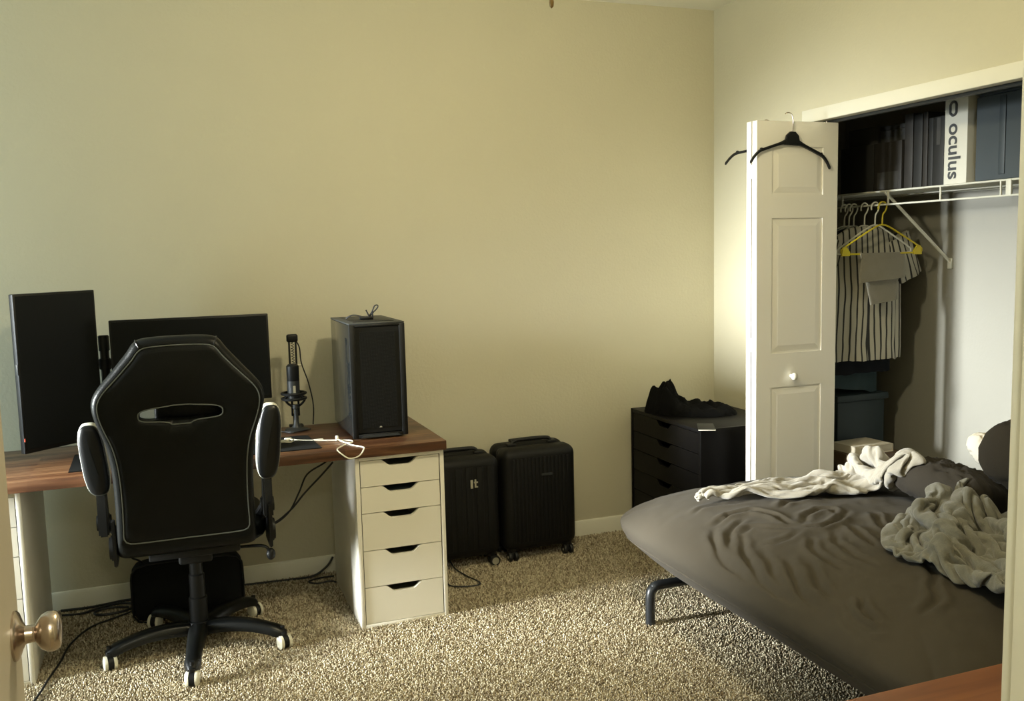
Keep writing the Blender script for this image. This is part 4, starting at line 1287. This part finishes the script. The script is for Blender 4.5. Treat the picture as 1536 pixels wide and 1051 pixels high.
def garment(name, y, z_top, z_bot, hw_top, hw_bot, m, label, depth=0.035, sleeve=None, seed=1.0, xc=SX, stripe=False, wav=0.012, group=None, hem=None):
    root = thing(name, (xc, y, z_bot), label, 'garment', group)
    of = (xc, y, z_bot)
    nz_, na = 46, 96
    P = []; S = []
    for i in range(nz_ + 1):
        t = i / nz_
        z = z_top + (z_bot - z_top) * t
        # shoulders slope
        sh = min(1.0, (t / 0.13)) ** 0.6 if t < 0.13 else 1.0
        hw = (0.06 + (hw_top - 0.06) * sh) if t < 0.13 else hw_top + (hw_bot - hw_top) * (t - 0.13) / 0.87
        row = []
        for j in range(na):
            a = 2 * math.pi * j / na
            c_, s_ = math.cos(a), math.sin(a)
            dep = depth * (0.35 + 0.65 * min(1, t * 2.2))
            f = wav * min(1, t * 2.5) * (math.sin(a * 7 + seed + 1.5 * fbm(t * 3, seed)) * 0.6 + 0.9 * fbm(2.2 * c_ + seed, 2.2 * s_, t * 2.2))
            zz = z + (0 if t < 1 else 0)
            if hem: zz += hem * t ** 3 * c_
            zz += 0.008 * t * fbm(c_ * 3 + seed, s_ * 3, 2.0)
            row.append((xc + (hw + f * 0.6) * c_, y + (dep * (1 + 0.2 * fbm(c_ * 2, t * 3, seed)) + f) * s_, zz))
            S.append(a / (2 * math.pi) * 46)
        P.append(row)
    b_ = MB(of).grid(P, False, True)
    o_ = b_.build('garment_body', m, root, angle=80)
    if stripe: add_stripe(o_, xc - of[0], 46)
    if sleeve:
        for s in (-1, 1):
            Q = []
            L0 = Vector((xc + s * (hw_top - 0.03), y, z_top - 0.055)); L1 = Vector((xc + s * (hw_top + sleeve[0]), y - 0.01, z_top - sleeve[1]))
            for i in range(15):
                t = i / 14
                c0 = L0.lerp(L1, t)
                wv = 0.085 - 0.012 * t
                dirv = (L1 - L0).normalized(); nrm = Vector((dirv.z, 0, -dirv.x)); bn_ = Vector((0, 1, 0))
                row = []
                for j in range(40):
                    a = 2 * math.pi * j / 40
                    f = 0.006 * math.sin(a * 5 + seed + t * 3) * t
                    row.append(c0 + nrm * (wv + f) * math.cos(a) + bn_ * (0.024 + f) * math.sin(a))
                Q.append(row)
            so = MB(of).grid(Q, False, True).build('sleeve', m, root, angle=80)
            if stripe: add_stripe(so, 0, 0, True)
    return root


def add_stripe(o_, xc_, n, sl=False):
    me = o_.data
    at_ = me.attributes.new('stripe', 'FLOAT', 'POINT')
    vals = []
    for v in me.vertices:
        vals.append((v.co.x * 0.9 + 0.25 * (v.co.z - 0.6) * (1 if v.co.x > 0 else -1) * (1 if sl else 0.06)) / 0.030)
    at_.data.foreach_set('value', vals)


garment('navy_top', 0.085, RZ0 - 0.03, 0.85, 0.215, 0.235, navy_m, 'navy garment hanging behind the striped shirt', sleeve=(0.05, 0.26), seed=2.0, depth=0.020, wav=0.007)
garment('teal_top', 0.150, RZ0 - 0.03, 0.765, 0.20, 0.215, teal_m, 'dark teal garment hanging lowest behind the navy garment', sleeve=(0.05, 0.26), seed=5.0, depth=0.020, wav=0.007, hem=-0.03)
garment('striped_shirt', 0.012, RZ0 - 0.022, 0.925, 0.215, 0.225, stripe_m, 'white shirt with dark vertical stripes hanging in the closet', sleeve=(0.055, 0.25), seed=8.0, depth=0.038, stripe=True)
# shorts folded over the yellow hanger bar
sh = thing('folded_trousers', (SX, -0.092, 1.2), 'grey beige trousers folded over the yellow hanger', 'trousers', rz=0)
of = (SX, -0.092, 1.2)
for hw0, hw1, zt, zb, dy, tl in ((0.125, 0.135, RZ0 - 0.146, 1.310, -0.012, 0.0), (0.115, 0.080, RZ0 - 0.146, 1.205, 0.010, 0.03)):
    P = []
    for i in range(25):
        t = i / 24
        row = []
        for j in range(32):
            a = 2 * math.pi * j / 32
            f = 0.004 * fbm(math.cos(a) * 3, t * 4, zt + dy)
            row.append((SX + 0.01 + tl * t + (hw0 + (hw1 - hw0) * t) * math.copysign(abs(math.cos(a)) ** 0.6, math.cos(a)), -0.092 + dy + (0.009 + f) * math.sin(a), zt + (zb - zt) * t + 0.012 * t * math.cos(a)))
        P.append(row)
    g = MB(of).grid(P, False, True)
    bmesh.ops.holes_fill(g.bm, edges=g.bm.edges)
    bmesh.ops.recalc_face_normals(g.bm, faces=g.bm.faces)
    g.build('trouser_leg', beige_m, sh, angle=60)

# dark teal bin unit and a carton with a book at the closet floor
su = thing('drawer_tower', (2.57, 0.35, 0), 'dark teal plastic drawer tower on the closet floor behind the bifold door', 'drawers')
of = (2.57, 0.35, 0)
MB(of).box((2.43, 0.13, 0), (2.72, 0.56, 0.70), 0.004).build('tower_body', tealsh_m, su)
MB(of).box((2.415, 0.115, 0.70), (2.735, 0.575, 0.735), 0.008).build('tower_top', tealsh_m, su)
for z in (0.05, 0.265, 0.48):
    dq = MB(of).box((2.418, 0.145, z), (2.43, 0.545, z + 0.195), 0.004).build('drawer', gap_m, su)
    MB(of).box((2.408, 0.28, z + 0.14), (2.419, 0.41, z + 0.16), 0.003).build('handle', tealsh_m, dq)
cb = thing('carton', (2.46, 0.0, 0), 'brown cardboard carton on the closet floor under the pale book', 'box')
of = (2.46, 0.0, 0)
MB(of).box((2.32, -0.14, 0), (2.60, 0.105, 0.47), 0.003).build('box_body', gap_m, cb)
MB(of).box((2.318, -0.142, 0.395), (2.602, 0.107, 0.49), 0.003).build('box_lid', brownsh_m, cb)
bk_ = thing('book', (2.45, -0.025, 0.49), 'thick pale book lying on the brown carton in the closet', 'book', rz=0.08)
MB().box((-0.105, -0.085, 0.004), (0.103, 0.083, 0.034), 0.002).build('page_block', paper_m, bk_)
cv = MB(); cv.box((-0.108, -0.087, 0), (0.108, 0.087, 0.004), 0.001); cv.box((-0.108, -0.087, 0.034), (0.108, 0.087, 0.038), 0.001); cv.box((0.103, -0.087, 0), (0.108, 0.087, 0.038), 0.001)
cv.build('cover', paper_m, bk_)

# ------------------------------------------------------------------ bed
BX0, BX1, BY0, BY1 = 0.995, 2.085, -1.965, -0.165
ZWIDE, ZTOP, ZLOW = 0.384, 0.535, 0.222
bf = thing('bed_frame', (1.5, -1.1, 0), 'black steel tube bed frame under the taupe mattress', 'bed frame')
of = (1.5, -1.1, 0)
for y in (-0.42, -1.80):
    MB(of).tube([(1.066, y, 0.0), (1.066, y, 0.06), (1.068, y, 0.128), (1.082, y, 0.150), (1.112, y, 0.160), (1.3, y, 0.160), (1.95, y, 0.160), (2.03, y, 0.150), (2.045, y, 0.128), (2.047, y, 0.0)], 0.019, n=14, smooth=5).build('leg_hoop', steel_m, bf)
for x in (1.30, 1.98):
    MB(of).box((x - 0.016, -1.90, 0.176), (x + 0.016, -0.24, 0.213), 0.003).build('side_rail', steel_m, bf)
for k in range(12):
    y = -0.27 - k * 0.147
    MB(of).box((1.26, y - 0.02, 0.2125), (2.02, y + 0.02, 0.2205), 0.002).build('slat', steel_m, bf)

# mattress: drooping rounded body, sides tucked under, fitted sheet with drawn creases
bed_cx, bed_cy, bed_hx, bed_hy = (BX0 + BX1) / 2, (BY0 + BY1) / 2, (BX1 - BX0) / 2, (BY1 - BY0) / 2


def smooth01(x):
    x = max(0.0, min(1.0, x))
    return x * x * (3 - 2 * x)


CREASES = [
    [(1.131, -0.775), (1.086, -0.836), (1.045, -0.932), (1.030, -1.035), (1.022, -1.135), (1.020, -1.236)],
    [(1.146, -0.911), (1.098, -0.998), (1.060, -1.092), (1.038, -1.179), (1.026, -1.279), (1.022, -1.375)],
    [(1.156, -1.028), (1.100, -1.128), (1.060, -1.229), (1.036, -1.326), (1.026, -1.431)],
    [(1.153, -1.152), (1.103, -1.247), (1.062, -1.345), (1.038, -1.461)],
    [(1.174, -1.238), (1.117, -1.350), (1.079, -1.459)],
    [(1.133, -0.619), (1.199, -0.594), (1.288, -0.630), (1.378, -0.684)],
    [(1.319, -0.964), (1.329, -0.855), (1.303, -0.754), (1.214, -0.741), (1.125, -0.767)],
    [(1.317, -0.997), (1.261, -0.947), (1.209, -0.888), (1.146, -0.911)],
    [(1.349, -0.987), (1.416, -0.917), (1.505, -0.867), (1.551, -0.888), (1.518, -0.972)],
    [(1.332, -1.009), (1.376, -1.042), (1.465, -1.021), (1.592, -0.929)],
    [(1.307, -1.026), (1.234, -1.060), (1.179, -1.058), (1.156, -1.028)],
    [(1.107, -1.485), (1.072, -1.538), (1.056, -1.591), (1.055, -1.647), (1.073, -1.678)],
    [(1.135, -1.505), (1.100, -1.555), (1.085, -1.608), (1.090, -1.644)],
    [(1.087, -1.474), (1.048, -1.533), (1.035, -1.590), (1.035, -1.656), (1.050, -1.707)],
    [(1.422, -1.450), (1.352, -1.564), (1.261, -1.654), (1.188, -1.688)],
    [(1.30, -1.09), (1.24, -1.17), (1.21, -1.26), (1.21, -1.36)],
    [(1.40, -1.08), (1.33, -1.18), (1.29, -1.30), (1.29, -1.42)],
    [(1.48, -1.06), (1.43, -1.17), (1.40, -1.28)],
    [(1.24, -0.80), (1.17, -0.84), (1.12, -0.88), (1.08, -0.95)],
    [(1.40, -0.80), (1.46, -0.74), (1.55, -0.75), (1.62, -0.80)],
    [(1.66, -0.98), (1.60, -1.06), (1.55, -1.14), (1.52, -1.22)],
]


def near_poly(X, Y, pts):
    """distance of each point to a polyline and the position 0..1 along it"""
    best = np.full(X.shape, 9.0); pos = np.zeros(X.shape)
    n_ = len(pts) - 1
    for i_ in range(n_):
        (x0_, y0_), (x1_, y1_) = pts[i_], pts[i_ + 1]
        dx_, dy_ = x1_ - x0_, y1_ - y0_
        t_ = np.clip(((X - x0_) * dx_ + (Y - y0_) * dy_) / (dx_ * dx_ + dy_ * dy_), 0, 1)
        d_ = np.hypot(X - x0_ - t_ * dx_, Y - y0_ - t_ * dy_)
        k_ = d_ < best
        best = np.where(k_, d_, best); pos = np.where(k_, (i_ + t_) / n_, pos)
    return best, pos


def fbm_arr(X, Y, f, z=0.0, o_=3):
    return np.array([fbm(float(a_) * f, float(b_) * f, z, o_) for a_, b_ in zip(X.ravel(), Y.ravel())]).reshape(X.shape)


def top_z(X, Y):
    a_ = np.abs((X - bed_cx) / bed_hx); b_ = np.abs((Y - bed_cy) / bed_hy)
    a_ = np.where(X > bed_cx, a_ * 0.6, a_)
    return ZWIDE + (ZTOP - ZWIDE) * np.clip((1 - np.clip(a_, 0, 1) ** 2.6) * (1 - np.clip(b_, 0, 1) ** 5.0), 0, 1) ** 0.52


NA_, NB_ = 150, 220
ga = np.linspace(-1, 1, NA_ + 1); ga = np.sign(ga) * (1 - (1 - np.abs(ga)) ** 1.35)
gb = np.linspace(-1, 1, NB_ + 1); gb = np.sign(gb) * (1 - (1 - np.abs(gb)) ** 1.2)
A_, B_ = np.meshgrid(ga, gb, indexing='ij')
R_ = np.maximum(np.maximum(np.abs(A_), np.abs(B_)), 1e-6)
n_ = 9.0
R_ = np.maximum(R_, 1e-3)
tt = (np.maximum((np.abs(A_) / R_) ** n_ + (np.abs(B_) / R_) ** n_, 1e-6)) ** (-1 / n_)
tt = np.where(R_ < 0.02, 1.0, tt ** (R_ ** 3))
MX = bed_cx + bed_hx * A_ * tt
MY = bed_cy + bed_hy * B_ * tt
a_ = np.where(A_ > 0, np.abs(A_) * 0.75, np.abs(A_))
MZ = ZWIDE + (ZTOP - ZWIDE) * np.clip((1 - a_ ** 2.6) * (1 - np.abs(B_) ** 5.0), 0, 1) ** 0.52
edge = np.clip((1 - R_) / 0.10, 0, 1)
JX = MX + 0.010 * fbm_arr(MX, MY, 9.0, 1.0); JY = MY + 0.010 * fbm_arr(MX, MY, 9.0, 5.0)
cre = np.zeros_like(MX)
for k_, pl_ in enumerate(CREASES):
    d_, p_ = near_poly(JX, JY, pl_)
    tp = np.clip(np.minimum(p_, 1 - p_) / 0.22, 0.0, 1) ** 0.8
    A0 = 0.0078 + 0.0026 * math.sin(k_ * 2.3)
    cre += tp * A0 * (-1.0 * np.exp(-(d_ / 0.0085) ** 2) + 0.85 * np.exp(-((d_ - 0.022) / 0.013) ** 2))
MZ = MZ + cre * np.clip((1 - R_) / 0.03, 0, 1)
MZ = MZ + edge * (0.0045 * fbm_arr(MX, MY, 5.0, 4.0) + 0.0022 * fbm_arr(MX, MY, 16.0, 9.0, 2))
P = [[Vector((MX[i, j], MY[i, j], MZ[i, j])) for j in range(NB_ + 1)] for i in range(NA_ + 1)]
mt = MB((1.56, -1.1, ZLOW)).grid(P)
# tucked side: rings from the widest outline down and inwards
ring = [(i, 0) for i in range(NA_ + 1)] + [(NA_, j) for j in range(1, NB_ + 1)] + [(i, NB_) for i in range(NA_ - 1, -1, -1)] + [(0, j) for j in range(NB_ - 1, 0, -1)]
S = []
for q_ in range(15):
    t_ = q_ / 14
    inset = 0.130 * t_ ** 1.5
    row = []
    for (i, j) in ring:
        p = P[i][j]
        vx, vy = p.x - bed_cx, p.y - bed_cy
        wob = 0.004 * fbm(p.x * 5, p.y * 5, t_ * 2) * math.sin(math.pi * t_) + 0.006 * math.sin(math.pi * min(1, t_ * 1.6))
        row.append(Vector((bed_cx + vx * (1 - (inset - wob) / bed_hx), bed_cy + vy * (1 - (inset * 0.8 - wob) / bed_hy), p.z + (ZLOW - p.z) * t_)))
    S.append(row)
mt.grid(S, False, True)
bmesh.ops.remove_doubles(mt.bm, verts=mt.bm.verts, dist=1e-5)
bmesh.ops.holes_fill(mt.bm, edges=[e for e in mt.bm.edges if e.is_boundary], sides=0)
bmesh.ops.recalc_face_normals(mt.bm, faces=mt.bm.faces)
mroot = thing('mattress', (1.56, -1.1, ZLOW), 'mattress in a wrinkled taupe fitted sheet on the black steel frame', 'mattress')
mt.build('fitted_sheet', sheet_m, mroot, angle=80)
# sewn hem along the tucked side
MB((1.56, -1.1, ZLOW)).tube([S[5][k] + Vector((0, 0, 0)) for k in range(0, len(ring), 4)], 0.0035, n=5, closed=True).build('sheet_hem', sheet_m, mroot)


# ---- crumpled bedding: folded start shapes settled onto the mattress with a short cloth simulation
def sim_cloth(start, frames, m, name, colliders, bend=0.6, tens=12.0, mass=0.25, thick_=0.009, selfd=0.009, wind=None):
    nu, nv = len(start), len(start[0])
    bmq = bmesh.new()
    V_ = [[bmq.verts.new(p) for p in row] for row in start]
    for i in range(nu - 1):
        for j in range(nv - 1):
            bmq.faces.new((V_[i][j], V_[i + 1][j], V_[i + 1][j + 1], V_[i][j + 1]))
    me_ = bpy.data.meshes.new(name)
    bmq.to_mesh(me_); bmq.free()
    ob_ = bpy.data.objects.new(name, me_)
    col.objects.link(ob_)
    cm = ob_.modifiers.new('cloth', 'CLOTH')
    st_ = cm.settings
    st_.quality = 5
    st_.mass = mass
    st_.tension_stiffness = tens; st_.compression_stiffness = tens; st_.shear_stiffness = 4.0
    st_.bending_stiffness = bend
    st_.tension_damping = 5; st_.compression_damping = 5; st_.shear_damping = 5; st_.bending_damping = 0.5
    st_.air_damping = 2.0
    cs_ = cm.collision_settings
    cs_.use_collision = True; cs_.distance_min = 0.010; cs_.collision_quality = 3; cs_.friction = 15
    cs_.use_self_collision = True; cs_.self_distance_min = selfd; cs_.self_friction = 8
    cm.point_cache.frame_start = 1; cm.point_cache.frame_end = frames + 2
    for f in range(1, frames + 1):
        scene.frame_set(f)
    dg_ = bpy.context.evaluated_depsgraph_get()
    res_ = bpy.data.meshes.new_from_object(ob_.evaluated_get(dg_))
    co_ = np.empty(len(res_.vertices) * 3); res_.vertices.foreach_get('co', co_)
    bpy.data.objects.remove(ob_, do_unlink=True)
    bpy.data.meshes.remove(res_)
    scene.frame_set(1)
    return co_.reshape(nu, nv, 3)


def cloth_obj(name, G, m, label, cat, thick_=0.010, lift=0.0, parent=None):
    nu, nv = G.shape[:2]
    w_ = MB()
    V_ = [[w_.bm.verts.new(Vector(G[i, j]) + Vector((0, 0, lift))) for j in range(nv)] for i in range(nu)]
    for i in range(nu - 1):
        for j in range(nv - 1):
            w_.bm.faces.new((V_[i][j], V_[i + 1][j], V_[i + 1][j + 1], V_[i][j + 1]))
    o_ = w_.build(name, m, parent, angle=180)
    if cat: tag(o_, label, cat)
    sd = o_.modifiers.new('thickness', 'SOLIDIFY'); sd.thickness = thick_; sd.offset = 0.0
    ss = o_.modifiers.new('smooth', 'SUBSURF'); ss.levels = 1; ss.render_levels = 2
    return o_


# collision proxy of the mattress top (removed again after the simulation)
gx_=np.linspace(1.02,2.08,32); gy_=np.linspace(-1.94,-0.19,48)
pm_=[[Vector((x,y,float(top_z(np.array(x),np.array(y))))) for y in gy_] for x in gx_]
px_ = MB().grid(pm_).build('mattress_proxy', sheet_m, recenter=False)
px_.modifiers.new('collision', 'COLLISION')
px_.collision.thickness_outer = 0.006; px_.collision.cloth_friction = 15
NU, NV = 80, 36
start = []
for i in range(NU):
    u = i / (NU - 1)
    s = u * 1.7
    row = []
    for j in range(NV):
        v = j / (NV - 1)
        if s < 0.70:
            x = 1.125 + s * 0.98
            zf = 0.010 * math.sin(s * 22 + 4 * v)
        else:
            t = s - 0.70
            x = 1.811 + t * 0.17 + 0.035 * math.sin(t * 26 + v * 3)
            zf = 0.085 * (0.5 - 0.5 * math.cos(t * 24 + 1.4 * math.sin(v * 5))) + 0.04 * min(1, t / 0.3)
        wv = 0.09 + 0.29 * smooth01(s / 0.5) + 0.10 * smooth01((s - 0.7) / 0.3)
        yc = -0.565 - 0.07 * smooth01(s / 0.4) - 0.15 * smooth01((s - 0.55) / 0.5)
        y = yc + (0.5 - v) * wv + 0.02 * fbm(s * 4, v * 4, 1.0)
        amp = 0.008 + 0.028 * smooth01((s - 0.35) / 0.5)
        z = float(top_z(np.array(x), np.array(y))) + 0.042 + zf + amp * math.sin(v * 2 * math.pi * 1.6 + 2.2 * math.sin(s * 5)) + 0.012 * fbm(s * 7, v * 7, 6.0)
        row.append((x, y, z))
    start.append(row)
G1 = sim_cloth(start, 10, cream_m, 'throw', None, bend=0.3)
cloth_obj('throw_blanket', G1, cream_m, 'cream fleece throw bunched along the far side of the bed', 'blanket', 0.012)
NU, NV = 70, 54
start = []
for i in range(NU):
    u = i / (NU - 1)
    row = []
    for j in range(NV):
        v = j / (NV - 1)
        s, q_ = u * 1.7, v * 1.25
        cx_ = 1.99 - 0.13 * u - 0.05 * math.sin(u * 4)
        cy_ = -1.01 - 0.84 * u
        wv = 0.44 + 0.24 * u + 0.06 * math.sin(u * 6)
        x = cx_ - wv * v + 0.03 * fbm(s * 3, q_ * 3, 2.0)
        y = cy_ - 0.14 * v + 0.03 * math.sin(q_ * 20 + s * 3)
        z = float(top_z(np.array(x), np.array(y))) + 0.062 + 0.044 * (0.5 - 0.5 * math.cos(q_ * 24 + 2.4 * math.sin(s * 3.1))) + 0.036 * math.sin(s * 13 + 2.5 * math.sin(q_ * 4)) + 0.02 * fbm(s * 6, q_ * 6, 8.0)
        row.append((x, y, z))
    start.append(row)
G2 = sim_cloth(start, 10, greyb_m, 'fleece', None, bend=0.3)
cloth_obj('fleece_blanket', G2, greyb_m, 'grey fleece blanket crumpled over the near right part of the bed', 'blanket', 0.012)
bpy.data.objects.remove(px_, do_unlink=True)


def pillow(name, m, loc, sx, sy, sz, rot, label, seed):
    P_ = []
    for i in range(41):
        u = -1 + 2 * i / 40
        row = []
        for j in range(41):
            v = -1 + 2 * j / 40
            # rounded plan outline and a plump, creased section
            r_ = max(abs(u), abs(v), 1e-4)
            k_ = max((abs(u) / r_) ** 4 + (abs(v) / r_) ** 4, 1.0) ** (-0.25)
            k_ = k_ ** (r_ ** 2)
            e = max(0.0, 1 - r_ ** 3.2) ** 0.5
            cr_ = 0.42 * abs(fbm(u * 1.8 + seed, v * 1.8, seed, 4)) * e
            row.append((sx * u * k_, sy * v * k_, sz * (e - cr_) + 0.010 * fbm(u * 5, v * 5, seed) * e))
        P_.append(row)
    lo_ = [[(x, y, -z * 0.8) for x, y, z in row] for row in P_]
    w_ = MB().grid(P_); w_.grid(lo_)
    bmesh.ops.remove_doubles(w_.bm, verts=w_.bm.verts, dist=1e-4)
    bmesh.ops.recalc_face_normals(w_.bm, faces=w_.bm.faces)
    o_ = w_.build(name, m, None, angle=180, recenter=False)
    o_.location = loc; o_.rotation_euler = rot
    return tag(o_, label, 'pillow')


pillow('pillow', darkp_m, (1.965, -1.02, 0.598), 0.120, 0.20, 0.090, (0.10, 0.15, 0.15), 'charcoal pillow lying low between the cream throw and the white pillow', 1.0)
pillow('pillow', whitec_m, (2.01, -1.165, 0.735), 0.06, 0.10, 0.055, (0.65, 0.10, 0.15), 'white pillow corner showing beside the charcoal cushions', 3.0)
pillow('pillow', darkp_m, (1.95, -1.445, 0.760), 0.13, 0.225, 0.135, (0.10, 0.20, 0.05), 'plump charcoal pillow piled highest at the right edge of the bed', 6.0)

# ------------------------------------------------------------------ wooden chest at the foot of the bed
wt = thing('wooden_chest', (1.30, -2.17, 0), 'orange brown wooden chest top at the lower right corner of the photo', 'chest')
of = (1.30, -2.17, 0)
MB(of).box((0.62, -2.36, 0.475), (1.98, -1.985, 0.50), 0.003).build('chest_top', orange_m, wt)
MB(of).box((0.65, -2.34, 0.06), (1.95, -2.005, 0.475), 0.003).build('chest_body', orange_m, wt)
for x in (0.68, 1.92):
    for y in (-2.31, -2.035):
        MB(of).cyl((x, y, 0), (x, y, 0.062), 0.016, 0.024).build('foot', orange_m, wt)
for k in range(2):
    dr = MB(of).box((0.67 + k * 0.64, -2.352, 0.10), (1.29 + k * 0.64, -2.338, 0.45), 0.003).build('drawer', orange_m, wt)
    MB(of).sphere((0.98 + k * 0.64, -2.362, 0.28), 0.013).build('knob', brass_m, dr)

# ------------------------------------------------------------------ ceiling fan; only its pull chain tip hangs into view
FX, FY = 0.36, -1.2
cf = thing('ceiling_fan', (FX, FY, ZC), 'ceiling fan whose pull chain tip hangs at the top edge', 'fan')
of = (FX, FY, ZC)
MB(of).lathe([(0.001, ZC - 0.05), (0.03, ZC - 0.05), (0.07, ZC - 0.01), (0.07, ZC), (0.001, ZC)], (FX, FY, 0), n=24).build('canopy', brass_m, cf)
MB(of).cyl((FX, FY, ZC - 0.14), (FX, FY, ZC - 0.04), 0.012).build('downrod', brass_m, cf)
MB(of).lathe([(0.001, ZC - 0.26), (0.08, ZC - 0.26), (0.12, ZC - 0.23), (0.12, ZC - 0.17), (0.05, ZC - 0.13), (0.001, ZC - 0.13)], (FX, FY, 0), n=28).build('motor_housing', brass_m, cf)
for k in range(5):
    a = 2 * math.pi * k / 5 + 0.3
    M = Matrix.Translation((FX, FY, ZC - 0.235)) @ Matrix.Rotation(a, 4, 'Z') @ Matrix.Rotation(0.2, 4, 'X')
    MB(of).prism([(0.16, -0.055), (0.60, -0.07), (0.64, -0.05), (0.64, 0.05), (0.60, 0.07), (0.16, 0.055)], 0.008, M, 0.002).build('blade', fanwood_m, cf)
    MB(of).box((0.10, -0.02, -0.004), (0.22, 0.02, 0.002), 0.001, M=M).build('blade_iron', brass_m, cf)
MB(of).lathe([(0.001, ZC - 0.33), (0.05, ZC - 0.325), (0.085, ZC - 0.295), (0.09, ZC - 0.262), (0.001, ZC - 0.26)], (FX, FY, 0), n=28).build('light_bowl', bulb_m, cf)
ld = bpy.data.lights.new('fan_lamp_light', 'POINT')
ld.energy = FAN_W; ld.color = FAN_C; ld.shadow_soft_size = 0.07
lo = bpy.data.objects.new('fan_lamp_light', ld); lo.location = (0, 0, -0.41); lo.parent = cf; col.objects.link(lo)
MB(of).cyl((FX - 0.049, FY - 0.10, 2.133), (FX - 0.049, FY - 0.10, ZC - 0.25), 0.0016, n=6).build('pull_chain', brass_m, cf)
MB(of).lathe([(0.001, 2.098), (0.005, 2.102), (0.0065, 2.112), (0.004, 2.126), (0.0015, 2.134), (0.001, 2.134)], (FX - 0.049, FY - 0.10, 0), n=12).build('chain_pendant', brass_m, cf)

# unseen hallway ceiling lamp, added to brighten the door jamb and fill from the front
hl = thing('hall_fill_lamp', (-0.6, -3.9, ZC), 'unseen round hallway ceiling lamp added behind the camera as fill light', 'lamp')
MB((-0.6, -3.9, ZC)).lathe([(0.001, ZC - 0.08), (0.10, ZC - 0.07), (0.15, ZC - 0.03), (0.15, ZC), (0.001, ZC)], (-0.6, -3.9, 0), n=28).build('lamp_bowl', bulb_m, hl)
ld = bpy.data.lights.new('hall_fill_light', 'POINT')
ld.energy = HALL_W; ld.color = HALL_C; ld.shadow_soft_size = 0.15
lo = bpy.data.objects.new('hall_fill_light', ld); lo.location = (0, 0, -0.30); lo.parent = hl; col.objects.link(lo)

# ------------------------------------------------------------------ carpet pile: twisted tufts as one uncountable mesh
rng = np.random.default_rng(3)
gx = np.arange(-1.75, 1.75, 0.0080); gy = np.arange(-1.45, 0.722, 0.0080)
X, Y = np.meshgrid(gx, gy)
X = X.ravel() + rng.uniform(-0.004, 0.004, X.size); Y = Y.ravel() + rng.uniform(-0.004, 0.004, Y.size)
# keep what the photograph can show of the floor
keep = (Y > -0.10 - 0.44 * (X + 1.25) - 0.25) & ~((X > 1.5) & (Y < -0.3)) & (X > -1.55 + 0.0 * Y)
X, Y = X[keep], Y[keep]
n = X.size
hgt = rng.uniform(0.007, 0.0125, n); rad = rng.uniform(0.0028, 0.0042, n)
# trodden marks: nap leaning in patches
fld = np.array([fbm(float(a) * 3.0, float(b_) * 3.0, 0.0, 2) for a, b_ in zip(X[::16], Y[::16])]).repeat(16)[:n]
if fld.size < n: fld = np.pad(fld, (0, n - fld.size))
az = rng.uniform(0, 2 * math.pi, n); ln = rng.uniform(0.002, 0.006, n)
bx_ = np.cos(az) * ln + 0.003 * fld; by_ = np.sin(az) * ln - 0.003 * fld
ph0 = rng.uniform(0, 2 * math.pi, n)
V = np.zeros((n, 7, 3), np.float32)
for k in range(3):
    a = ph0 + k * 2 * math.pi / 3
    V[:, k] = np.stack([X + rad * np.cos(a), Y + rad * np.sin(a), np.zeros(n)], 1)
    a = a + 0.9
    V[:, 3 + k] = np.stack([X + 0.55 * bx_ + rad * 0.95 * np.cos(a), Y + 0.55 * by_ + rad * 0.95 * np.sin(a), hgt * 0.62], 1)
V[:, 6] = np.stack([X + bx_, Y + by_, hgt], 1)
F = []
base = np.arange(n)[:, None] * 7
tri = []
for k in range(3):
    k2 = (k + 1) % 3
    tri += [(k, k2, 3 + k2), (k, 3 + k2, 3 + k), (3 + k, 3 + k2, 6)]
tri = np.array(tri)
F = (base[:, None, :] + tri[None]).reshape(-1, 3)
me = bpy.data.meshes.new('carpet_pile')
me.vertices.add(n * 7); me.vertices.foreach_set('co', V.ravel())
me.loops.add(F.size); me.loops.foreach_set('vertex_index', F.ravel().astype(np.int32))
me.polygons.add(len(F)); me.polygons.foreach_set('loop_start', np.arange(0, F.size, 3, dtype=np.int32))
me.update(calc_edges=True)
me.polygons.foreach_set('use_smooth', [True] * len(me.polygons))
tone = rng.random(n) * 0.8 + 0.2 * (fld * 0.5 + 0.5)
at_ = me.attributes.new('tone', 'FLOAT', 'POINT')
at_.data.foreach_set('value', np.repeat(tone, 7).astype(np.float32))
pile_m = bpy.data.materials.new('twist_pile')
nt, N, L, b = nodes_of(pile_m)
b.inputs['Roughness'].default_value = 0.95; b.inputs['Specular IOR Level'].default_value = 0.1
an = N.new('ShaderNodeAttribute'); an.attribute_name = 'tone'
rp = N.new('ShaderNodeValToRGB')
for i_, (p, c) in enumerate(CARPET):
    e = rp.color_ramp.elements[i_] if i_ < 2 else rp.color_ramp.elements.new(p)
    e.position = p; e.color = (*c, 1)
L.new(an.outputs['Fac'], rp.inputs[0]); L.new(rp.outputs[0], b.inputs['Base Color'])
me.materials.append(pile_m)
po = mesh_obj('carpet_pile', me)
tag(po, 'speckled tan twist pile of the bedroom carpet', 'carpet', kind='stuff')
